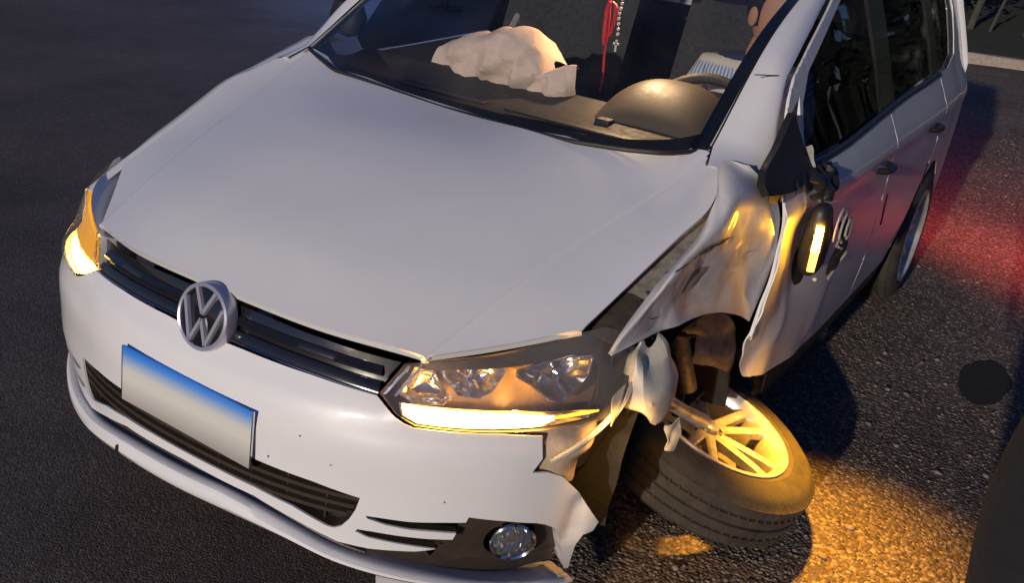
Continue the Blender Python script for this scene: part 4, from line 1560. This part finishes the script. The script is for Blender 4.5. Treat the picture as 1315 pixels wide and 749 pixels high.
# mirror: broken base
mb = [(1.215, 1.115), (1.08, 1.048), (.985, 1.013), (.955, .985), (.965, .958), (1.03, .948), (1.12, .940), (1.205, .945), (1.285, .968)]
mbase = trimmed('mirror_base', sideL(.010), mb, 'black_plastic', car, step=.02, solid=-.02)
crumple('broken_bracket', [[(.815, 1.235, .985), (.825, 1.30, .975), (.825, 1.40, .968), (.820, 1.47, .960)],
                           [(.838, 1.245, .955), (.855, 1.31, .950), (.858, 1.40, .945), (.845, 1.46, .930)],
                           [(.845, 1.26, .925), (.868, 1.31, .920), (.872, 1.38, .915), (.855, 1.42, .905)],
                           [(.850, 1.28, .900), (.872, 1.31, .890), (.875, 1.35, .885), (.862, 1.38, .885)]], 'black_plastic', mbase, .018, 42, 81)
tube('mirror_wire', [(.80, 1.25, .985), (.835, 1.285, .97), (.86, 1.29, .92), (.875, 1.29, .88)], .004, 'gloss_black', mbase, 6, 6)
crumple('broken_clip', [[(.80, 1.27, 1.03), (.81, 1.29, 1.03)], [(.815, 1.28, .995), (.825, 1.295, .995)], [(.82, 1.285, .965), (.828, 1.295, .965)]], 'inner_white', mbase, .006, 40, 22)

# hanging mirror housing
hc = np.array((.872, 1.315, .785))
hp = []
for k_, (h, r) in enumerate(((-.112, .02), (-.105, .42), (-.08, .78), (-.03, 1.0), (.03, 1.0), (.08, .80), (.102, .45), (.11, .03))):
    ring = []
    for q in np.linspace(0, 2 * np.pi, 24, endpoint=False):
        cx, cy = math.cos(q), math.sin(q)
        ring.append(hc + np.array((.036 * r * np.sign(cx) * abs(cx) ** .8 + .03 * h, .052 * r * np.sign(cy) * abs(cy) ** .8 - .16 * h, h)))
    hp.append(ring)
hp = np.array(hp)
hp = np.stack([catmull(hp[:, j], 3) for j in range(24)], 1)
hp = hp + np.stack([.004 * vnoise(hp, 22, 91), .008 * vnoise(hp, 18, 92), .006 * vnoise(hp, 20, 93)], -1)
hous = obj('mirror_housing', hp.reshape(-1, 3), gridfaces(hp.shape[0], 24, closed_v=True, flip=True), 'black_plastic', car)
hous['label'] = 'door mirror housing hanging by its wires with its amber repeater lit'
# repeater lens: strip on the forward outer side
st = []
for t_ in np.linspace(0, 1, 12):
    h = .055 - .135 * t_
    c = hc + np.array((.03 * h, -.16 * h, h))
    rr_ = 1.02 - .1 * (2 * t_ - 1) ** 2
    row = []
    for q in np.linspace(math.radians(276), math.radians(304), 6):
        cx, cy = math.cos(q), math.sin(q)
        row.append(c + np.array((.040 * rr_ * np.sign(cx) * abs(cx) ** .8, .056 * rr_ * np.sign(cy) * abs(cy) ** .8, 0)))
    st.append(row)
st = np.array(st)
grid('repeater_lamp', st[:7], 'mirror_glow', hous)
grid('repeater_lamp', st[6:], 'mirror_glow_soft', hous)
# broken shell and rings at the back of the housing
for k_, (rr_, dy) in enumerate(((.058, .075), (.045, .082), (.030, .088))):
    pth = [hc + np.array((.045 + .01 * k_, dy - .045 + rr_ * .7 * math.cos(q), .035 + rr_ * math.sin(q))) for q in np.linspace(-1.2, 3.6, 22)]
    tube('mirror_ring', pth, .0035, 'trim_grey', hous, 6)
crumple('broken_shell', [[hc + (.045, .04, .06), hc + (.05, .09, .05), hc + (.03, .13, .03)], [hc + (.055, .05, .0), hc + (.06, .10, -.01), hc + (.035, .14, -.02)], [hc + (.045, .05, -.06), hc + (.05, .09, -.07), hc + (.03, .12, -.06)], [hc + (.03, .04, -.10), hc + (.035, .06, -.11), hc + (.03, .08, -.10)]], 'black_plastic', hous, .014, 28, 51)
tube('mirror_wire', [hc + (.05, .05, -.02), hc + (.065, .09, -.04), hc + (.05, .10, -.08), hc + (.045, .05, -.115)], .004, 'trim_grey', hous, 6, 6)
V, Fc = box_geo(.012, .016, .010, hc + (.02, .01, -.112))
obj('lens_tip', V, Fc, 'inner_white', hous, bevel=.003)

def lamp_light(name, loc, target, color, watts, cone, blend, radius):
    l = bpy.data.lights.new(name, 'SPOT')
    l.energy = watts
    l.color = color
    l.spot_size = math.radians(cone)
    l.spot_blend = blend
    l.shadow_soft_size = radius
    o = bpy.data.objects.new(name, l)
    col.objects.link(o)
    o.parent = car
    o.location = loc
    o.rotation_euler = (Vector(target) - Vector(loc)).to_track_quat('-Z', 'Y').to_euler()


# the lit repeater throws its beam down over the wheel and the gravel
for bm_ in BEAMS:
    lamp_light(*bm_)
lamp_light('repeater_light', (.935, 1.235, .67), (1.10, 1.13, 0), (1, .43, .03), 120, 84, .9, .025)
# right mirror: just its edge shows beside the far pillar
V = []
for h, r in ((-.07, .05), (-.055, .7), (0, 1), (.05, .75), (.07, .05)):
    for q in np.linspace(0, 2 * np.pi, 16, endpoint=False):
        V.append((-.875 + .075 * r * math.cos(q), 1.42 + .05 * r * math.sin(q), 1.075 + h))
obj('door_mirror', V, gridfaces(5, 16, closed_v=True, flip=True), 'black_plastic', car)['label'] = 'black door mirror on the far side of the car'

# rear end
G = np.array([[(x * .78 * (1 if z < 1.0 else 1 - .42 * (z - 1.0)), 4.05 + .06 * (1 - x * x) - .28 * max(0, z - 1.0) ** 1.2 - .12 * x ** 6, z) for z in np.linspace(.25, 1.46, 14)] for x in np.linspace(-1, 1, 15)])
grid('tailgate', G, 'paint', car, flip=True, solid=.004)
for sg in (1, -1):
    tlp = [(3.985, .80), (3.97, 1.02), (4.03, 1.02), (4.055, .80)]
    tl = trimmed('tail_lamp', (sideL if sg > 0 else sideR)(.006), tlp, 'tail_glow', car, step=.03, flip=(sg < 0))
    V, Fc = box_geo(.11, .012, .22, (sg * .68, 4.075, .91))
    obj('tail_lamp', V, Fc, 'tail_glow', car, bevel=.003)

lamp_light('tail_light', (.845, 4.06, .88), (1.9, 5.3, 0), (1, .13, .10), 110, 160, 1.0, .16)

# ---------------------------------------------------------------- interior
fl = np.array([[(x, y, .30) for x in (-.7, .7)] for y in (1.0, 3.9)])
grid('cabin_floor', fl, 'seat_cloth', car, flip=True, solid=.01)
fwall = np.array([[(x, 1.02, z) for z in (.3, .96)] for x in np.linspace(-.7, .7, 5)])
grid('bulkhead', fwall, 'liner', car, solid=.01)
D = []
for x in np.linspace(-.68, .62, 27):
    b = wsb(x)
    far = 1.30 + .03 * math.cos(x * 2)
    ctl = [(x, b[1] + .01, b[2] - .03), (x, b[1] + .10, b[2] - .034), (x, far - .10, .995 + .012 * math.sin(x * 5)), (x, far - .015, 1.012), (x, far + .02, .995), (x, far + .05, .90), (x, far + .06, .70)]
    D.append(catmull(ctl, 4))
dash = grid('dashboard', np.array(D), 'dash', car, angle=60)
# demister slot and step in the dash
for x0, x1, yy in ((-.45, -.05, 1.06), (.02, .55, 1.06)):
    V, Fc = box_geo(x1 - x0, .03, .006, ((x0 + x1) / 2, yy, .990))
    obj('demister_slot', V, Fc, 'black_plastic', dash, bevel=.002)
# instrument hood
bn = []
for t_ in np.linspace(0, 1, 9):
    y = 1.16 + .22 * t_
    wd = .17 + .02 * t_
    hh = (.02 + .100 * math.sin(t_ * math.pi / 2) ** .8)
    row = []
    for q in np.linspace(-1, 1, 21):
        row.append((.395 + wd * q, y - .05 * q * q * t_, .985 + hh * max(0, (1 - abs(q) ** 2.6)) ** .55))
    bn.append(row)
bn = np.array(bn)
binn = grid('instrument_hood', net(bn, 2, 2), 'binnacle', dash, flip=False, angle=60, solid=.006)
# sensor notch
V, Fc = box_geo(.045, .04, .02, (.285, 1.145, .998))
obj('dash_sensor', V, Fc, 'black_plastic', dash, bevel=.004)
# steering wheel
th = np.linspace(0, 2 * np.pi, 49)
SWX, SWZ = .43, .935
sw = [(SWX + .185 * math.cos(q), 1.46 + .185 * math.sin(q) * .42, SWZ + .185 * math.sin(q) * .9) for q in th]
swm = tube('steering_wheel', sw, .016, 'dash', car, 10)
V, Fc = lathe_geo([(0, .03), (.05, .028), (.07, .01), (.07, -.02)], 24)
obj('wheel_boss', xf(V, Matrix.Translation((SWX, 1.45, SWZ)) @ Vector((0, .9, .42)).to_track_quat('Z', 'Y').to_matrix().to_4x4()), Fc, 'dash', swm)
for q in (0, math.pi, -math.pi / 2):
    tube('wheel_spoke', [(SWX + .06 * math.cos(q), 1.455 + .06 * math.sin(q) * .42, SWZ + .06 * math.sin(q) * .9), (SWX + .18 * math.cos(q), 1.46 + .18 * math.sin(q) * .42, SWZ + .18 * math.sin(q) * .9)], .014, 'dash', swm)
# deployed passenger airbag: crumpled cloth in two lobes
def airbag(ctrl, seed):
    G = net(np.array(ctrl, float), 6, 6)
    q_ = G * (1.0, .4, .55)
    fold = (1 - np.abs(vnoise(q_, 17, seed))) ** 3 + .5 * (1 - np.abs(vnoise(q_, 38, seed + 5))) ** 3
    cr_ = folds(G, [(9, 2, 5, .018), (-6, 3, 11, .014), (17, 0, -7, .008), (24, 5, 15, .004)], .3, seed)
    G = G + np.stack([.006 * vnoise(G, 20, seed), -.004 * fold + cr_, .007 * vnoise(G, 16, seed + 2) + .5 * cr_], -1)
    return grid('airbag', G, 'airbag', car, angle=24, solid=.003)


airbag([[(-.43, 1.33, 1.02), (-.36, 1.30, 1.005), (-.26, 1.29, 1.0), (-.14, 1.285, .998), (-.02, 1.29, .995), (.02, 1.31, .99)],
        [(-.425, 1.34, 1.055), (-.35, 1.30, 1.060), (-.26, 1.27, 1.065), (-.15, 1.25, 1.065), (-.03, 1.26, 1.055), (.02, 1.31, 1.045)],
        [(-.42, 1.36, 1.058), (-.34, 1.32, 1.095), (-.26, 1.30, 1.115), (-.15, 1.27, 1.14), (-.05, 1.28, 1.13), (.01, 1.33, 1.07)],
        [(-.41, 1.40, 1.060), (-.33, 1.38, 1.105), (-.25, 1.37, 1.130), (-.15, 1.35, 1.168), (-.07, 1.36, 1.160), (-.02, 1.38, 1.09)],
        [(-.40, 1.46, 1.04), (-.33, 1.46, 1.08), (-.25, 1.46, 1.10), (-.15, 1.46, 1.13), (-.07, 1.46, 1.12), (-.02, 1.46, 1.07)]], 71)
airbag([[(-.05, 1.28, 1.0), (.02, 1.275, 1.005), (.08, 1.28, 1.01), (.10, 1.30, 1.01)],
        [(-.05, 1.28, 1.04), (.02, 1.27, 1.055), (.075, 1.275, 1.06), (.10, 1.30, 1.06)],
        [(-.04, 1.31, 1.06), (.03, 1.30, 1.085), (.07, 1.295, 1.10), (.095, 1.31, 1.108)],
        [(-.03, 1.36, 1.05), (.03, 1.35, 1.07), (.07, 1.34, 1.09), (.09, 1.34, 1.09)]], 75)
# seats
def seat(x):
    s = []
    back = net(np.array([[(x + dx, 2.02 + t_ * .22 + (.03 if abs(dx) > .2 else 0) * -1.6, .55 + t_ * .68) for dx in (-.25, -.21, -.1, .1, .21, .25)] for t_ in (0, .3, .6, .85, 1.0)]), 4, 4)
    st_ = grid('seat', back, 'seat_cloth', car, solid=.11, offset=1)
    cu = net(np.array([[(x + dx, 1.55 + t_ * .5, .54 - .03 * t_ + (.02 if abs(dx) > .2 else 0)) for dx in (-.25, -.21, 0, .21, .25)] for t_ in (0, .15, .5, 1)]), 4, 4)
    grid('seat_cushion', cu, 'seat_cloth', st_, flip=True, solid=.12)
    V, Fc = box_geo(.26, .09, .18, (x, 2.27, 1.32))
    obj('headrest', V, Fc, 'seat_cloth', st_, bevel=.035)
    for dx in (-.06, .06):
        tube('headrest_post', [(x + dx, 2.25, 1.18), (x + dx, 2.26, 1.26)], .006, 'chrome', st_, 8)


seat(-.36)
seat(.36)
V, Fc = box_geo(1.2, .14, .62, (0, 3.05, .82))
obj('rear_seat', V, Fc, 'seat_cloth', car, bevel=.05)
# far seat belt strip
tube('seat_belt', [(-.60, 2.20, 1.30), (-.575, 2.05, 1.10), (-.56, 1.95, .98), (-.55, 1.90, .7)], .016, 'trim_grey', car, 8, 4)
# courtesy lamp by the mirror, switched on
V, Fc = box_geo(.16, .07, .02, (.06, 1.66, 1.462))
dome = obj('courtesy_lamp', V, Fc, emitter('courtesy_glow', (1, .72, .42), 6), car, bevel=.004)
lamp_light('courtesy_light', (.12, 1.62, 1.44), (.15, 1.22, .98), (1, .62, .32), 30, 120, .6, .04)
# rear-view mirror
V, Fc = box_geo(.22, .03, .065, (.05, 1.52, 1.40))
obj('cabin_mirror', V, Fc, 'black_plastic', car, bevel=.012)
tube('cabin_mirror_stem', [(.05, 1.50, 1.41), (.05, 1.48, 1.45)], .01, 'black_plastic', car, 8)

# ---------------------------------------------------------------- things inside the car
orn = thing('hanging_ornament', 'red cord ornament with pale beads hanging behind the windscreen', 'ornament', (.07, 1.50, 1.37))


def W2(o, pts):
    return [(p[0] - o.location[0], p[1] - o.location[1], p[2] - o.location[2]) for p in pts]


tube('cord', W2(orn, [(.07, 1.50, 1.37), (.073, 1.50, 1.28), (.080, 1.50, 1.20), (.079, 1.50, 1.12), (.084, 1.50, 1.05), (.082, 1.50, 1.00)]), .0035, 'red_cord', orn, 6, 5)
tube('tassel', W2(orn, [(.074, 1.498, 1.27), (.070, 1.498, 1.24), (.072, 1.498, 1.17), (.075, 1.498, 1.14)]), [.006, .009, .008, .004], 'red_cord', orn, 8, 4)
tube('tassel', W2(orn, [(.083, 1.498, 1.27), (.097, 1.498, 1.255), (.098, 1.498, 1.22), (.090, 1.498, 1.17)]), [.004, .007, .007, .004], 'red_cord', orn, 8, 4)
for k_ in range(9):
    V, Fc = lathe_geo([(0, -.006), (.004, -.004), (.0055, 0), (.004, .004), (0, .006)], 10)
    z = 1.30 - .015 * k_
    obj('bead', xf(V, Matrix.Translation(W2(orn, [(.112 + .002 * math.sin(k_), 1.50, z)])[0])), Fc, 'bead', orn)
V, Fc = merge(box_geo(.006, .004, .034, (0, 0, 0)), box_geo(.020, .004, .006, (0, 0, .006)))
obj('pendant', xf(V, Matrix.Translation(W2(orn, [(.114, 1.50, 1.145)])[0])), Fc, 'bead', orn)

V = net(np.array([[(.50 + .03 * i, 1.20 + .02 * j, 1.012 + .012 * math.sin(i * 2 + j)) for i in range(4)] for j in range(3)]), 3, 3)
tl_ = grid('crumpled_packet', V, 'teal', None, solid=.002)
tag(tl_, 'small teal packet on the dashboard beside the instrument hood', 'packet')


# ---------------------------------------------------------------- people
def skin_mesh(name, pts, edges, radii, m, parent=None, root=0, sub=2):
    me = bpy.data.meshes.new(name)
    me.from_pydata(pts, edges, [])
    o = bpy.data.objects.new(name, me)
    col.objects.link(o)
    md = o.modifiers.new('skin', 'SKIN')
    md.use_smooth_shade = True
    lay = me.skin_vertices[0].data if len(me.skin_vertices) else None
    if lay is None:
        raise RuntimeError('no skin layer')
    for i, r in enumerate(radii):
        lay[i].radius = r if isinstance(r, tuple) else (r, r)
        lay[i].use_root = (i == root)
    sd = o.modifiers.new('sub', 'SUBSURF')
    sd.levels = sd.render_levels = sub
    me.materials.append(MATS[m])
    if parent is not None:
        o.parent = parent
    return o


def ellipsoid(c, r, seg=24, rings=14):
    V, Fc = [], []
    for i in range(rings + 1):
        t_ = math.pi * i / rings
        for q in range(seg):
            p_ = 2 * math.pi * q / seg
            V.append((c[0] + r[0] * math.sin(t_) * math.cos(p_), c[1] + r[1] * math.sin(t_) * math.sin(p_), c[2] + r[2] * math.cos(t_)))
    return np.array(V), gridfaces(rings + 1, seg, closed_v=True)


def head(center, facing, parent, body):
    """face features on a head: nose, ears, hair cap"""
    c = np.array(center, float)
    f = Vector(facing).normalized()
    side = Vector((0, 0, 1)).cross(f).normalized()
    upv = f.cross(side).normalized()
    B = np.array([side[:], f[:], upv[:]])
    def L(p):
        return c + np.asarray(p, float) @ B
    V, Fc = ellipsoid((0, 0, 0), (1, 1, 1))
    V = V * (.076, .095, .118)
    V[:, 1] += np.where(V[:, 2] < -.03, .012, 0)
    V[:, 0] *= np.where(V[:, 2] < 0, 1 + V[:, 2] * 1.9, 1)
    nose, nf = ellipsoid((0, .098, -.018), (.014, .022, .026), 10, 8)
    e1, ef = ellipsoid((.080, -.005, -.01), (.010, .022, .033), 10, 8)
    e2, _ = ellipsoid((-.080, -.005, -.01), (.010, .022, .033), 10, 8)
    lip, lf = ellipsoid((0, .090, -.062), (.024, .010, .009), 10, 8)
    VV, FF = merge((V, Fc), (nose, nf), (e1, ef), (e2, ef), (lip, lf))
    hd = obj('head', np.array([L(v) for v in VV]), FF, 'skin', parent)
    for sx in (-1, 1):
        v, fc = ellipsoid((sx * .030, .083, .012), (.012, .008, .008), 10, 8)
        obj('eye', np.array([L(q) for q in v]), fc, 'inner_white', hd)
        v, fc = ellipsoid((sx * .030, .0905, .012), (.005, .002, .005), 10, 8)
        obj('eye', np.array([L(q) for q in v]), fc, 'hair', hd)
    hv, hf = ellipsoid((0, -.008, .016), (.084, .102, .116))
    hv = hv + .004 * vnoise(hv, 40, 5)[:, None]
    keep = [q for q in hf if not any((hv[i][1] > .030 and hv[i][2] < .075) or hv[i][2] < -.05 for i in q)]
    obj('hair', np.array([L(v) for v in hv]), keep, 'hair', hd, solid=.004)
    return hd


def hand(parent, wrist, direction, palm_n, curl=.35, scale=1.0, m='skin'):
    """palm with four fingers and a thumb as one skinned surface"""
    d = Vector(direction).normalized()
    n = Vector(palm_n)
    n = (n - d * n.dot(d)).normalized()
    s = d.cross(n)
    wv = Vector(wrist)
    pts, ed, rad = [], [], []

    def add(p, r, par):
        pts.append(tuple(p))
        rad.append(r)
        if par is not None:
            ed.append((par, len(pts) - 1))
        return len(pts) - 1
    w0 = add(wv, .024, None)
    pm = add(wv + d * .045 * scale, (.036, .017), w0)
    kn = add(wv + d * .080 * scale, (.038, .014), pm)
    for i, (off, ln) in enumerate(((-.030, .070), (-.010, .080), (.011, .075), (.030, .058))):
        p0 = wv + d * .088 * scale + s * off
        a = add(p0, .010, kn)
        dirn = d.copy()
        pp = p0
        for k_ in range(3):
            ang = curl * (k_ + .6)
            dd = (d * math.cos(ang) + n * math.sin(ang)).normalized()
            pp = pp + dd * ln * scale * (.45, .33, .25)[k_]
            a = add(pp, (.0092, .0085, .007)[k_], a)
    t0 = add(wv + d * .035 * scale - s * .032, .012, pm)
    t1 = add(wv + d * .062 * scale - s * .052 + n * .012, .010, t0)
    add(wv + d * .088 * scale - s * .050 + n * .026, .008, t1)
    return skin_mesh('hand', pts, ed, rad, m, parent, 0, 1)


# driver, seated and bent towards the door
drv = thing('person', 'person in a pale shirt with a blue striped band bent forward in the driving seat', 'person', (.36, 1.80, .56))
o0 = drv.location
body_pts = [(.40, 1.98, .62), (.415, 1.92, .80), (.435, 1.84, .98), (.45, 1.81, 1.09), (.465, 1.80, 1.15), (.478, 1.80, 1.19),
            (.315, 1.81, 1.075), (.28, 1.68, .93), (.36, 1.50, .99),
            (.585, 1.81, 1.08), (.66, 1.64, .98), (.70, 1.46, .985),
            (.30, 1.92, .60), (.29, 1.60, .64), (.29, 1.42, .42), (.29, 1.32, .36),
            (.48, 1.92, .60), (.48, 1.60, .64), (.47, 1.42, .42), (.47, 1.32, .36)]
ed = [(0, 1), (1, 2), (2, 3), (3, 4), (4, 5), (3, 6), (6, 7), (7, 8), (3, 9), (9, 10), (10, 11), (0, 12), (12, 13), (13, 14), (14, 15), (0, 16), (16, 17), (17, 18), (18, 19)]
rad = [(.13, .10), (.13, .095), (.14, .10), (.12, .085), .052, .05, .06, .045, .032, .06, .045, .032, .085, .06, .045, .04, .085, .06, .045, .04]
skin_mesh('body', W2(drv, body_pts), ed, rad, 'jeans', drv, 0)
sh_pts = body_pts[0:4] + [(.46, 1.802, 1.13)] + body_pts[6:8] + [(.305, 1.62, .95)] + body_pts[9:11] + [(.675, 1.58, .985)]
she = [(0, 1), (1, 2), (2, 3), (3, 4), (3, 5), (5, 6), (6, 7), (3, 8), (8, 9), (9, 10)]
shr = [(.145, .115), (.145, .11), (.155, .115), (.135, .10), .065, .075, .062, .055, .075, .062, .055]
shirt = skin_mesh('shirt', sh_pts, she, shr, 'striped_shirt', None, 0)
shirt.parent = drv
shirt.matrix_parent_inverse = Matrix.Translation(-Vector(drv.location))
arm = skin_mesh('forearm', W2(drv, [(.28, 1.68, .93), (.36, 1.50, .99)]), [(0, 1)], [.043, .030], 'skin', drv)
arm = skin_mesh('forearm', W2(drv, [(.665, 1.62, .985), (.70, 1.46, .985)]), [(0, 1)], [.043, .030], 'skin', drv)
nk = skin_mesh('neck', W2(drv, [(.455, 1.803, 1.11), (.478, 1.80, 1.18), (.49, 1.80, 1.23)]), [(0, 1), (1, 2)], [.062, .054, .055], 'skin', drv)
hd = head(W2(drv, [(.495, 1.79, 1.285)])[0], (.75, -.55, -.25), drv, None)
hand(drv, W2(drv, [(.70, 1.46, .985)])[0], (.1, -1, .0), (0, 0, -1), .5)
hand(drv, W2(drv, [(.36, 1.50, .99)])[0], (.35, -1, .15), (.3, 0, -1), .7)

# bystander beside the photographer, a dark sleeve at the picture's edge
by = thing('person', 'person in black clothes standing at the right edge, only a sleeve in view', 'person', (1.728, -.38, 0))
bp = [(0, 0, .95), (0, .0, 1.12), (0, .0, 1.30), (0, 0, 1.42), (0, .01, 1.50), (0, .02, 1.56),
      (-.19, 0, 1.40), (-.24, .02, 1.13), (-.23, .10, .90), (.19, 0, 1.40), (.24, .02, 1.13), (.23, .10, .90),
      (-.09, 0, .88), (-.10, .02, .50), (-.11, 0, .09), (-.11, .13, .04), (.09, 0, .88), (.10, .02, .50), (.11, 0, .09), (.11, .13, .04)]
ed2 = [(0, 1), (1, 2), (2, 3), (3, 4), (4, 5), (3, 6), (6, 7), (7, 8), (3, 9), (9, 10), (10, 11), (0, 12), (12, 13), (13, 14), (14, 15), (0, 16), (16, 17), (17, 18), (18, 19)]
rad2 = [(.15, .10), (.14, .10), (.16, .11), (.13, .09), .055, .05, .065, .05, .036, .065, .05, .036, .09, .065, .05, .04, .09, .065, .05, .04]
skin_mesh('body', bp, ed2, rad2, 'dark_cloth', by, 0)
head((0, .03, 1.66), (0, 1, -.15), by, None)
hand(by, (-.23, .10, .90), (0, .25, -1), (1, 0, 0), .3)
hand(by, (.23, .10, .90), (0, .25, -1), (-1, 0, 0), .3)

# blue lamp out of view, added to tint the far road
bc = thing('blue_tint_lamp', 'unseen blue lamp on a short stand, added to tint the road behind the car', 'added_lamp', (-5.6, 8.6, 0))
V, Fc = lathe_geo([(0, .02), (.20, .02), (.20, 0), (.03, .03), (.022, .05), (.022, .95), (0, .96)], 24)
obj('stand', V, Fc, 'black_plastic', bc)
V, Fc = lathe_geo([(.07, .95), (.075, .97), (.07, 1.10), (.04, 1.14), (0, 1.15)], 24)
obj('lamp_dome', V, Fc, emitter('blue_glow', (.10, .30, 1.0), 25), bc)
bl = bpy.data.lights.new('blue_tint_light', 'POINT')
bl.energy = 160
bl.color = (.12, .32, 1.0)
bl.shadow_soft_size = .08
blo = bpy.data.objects.new('blue_tint_light', bl)
col.objects.link(blo)
blo.parent = bc
blo.location = (0, 0, 1.25)
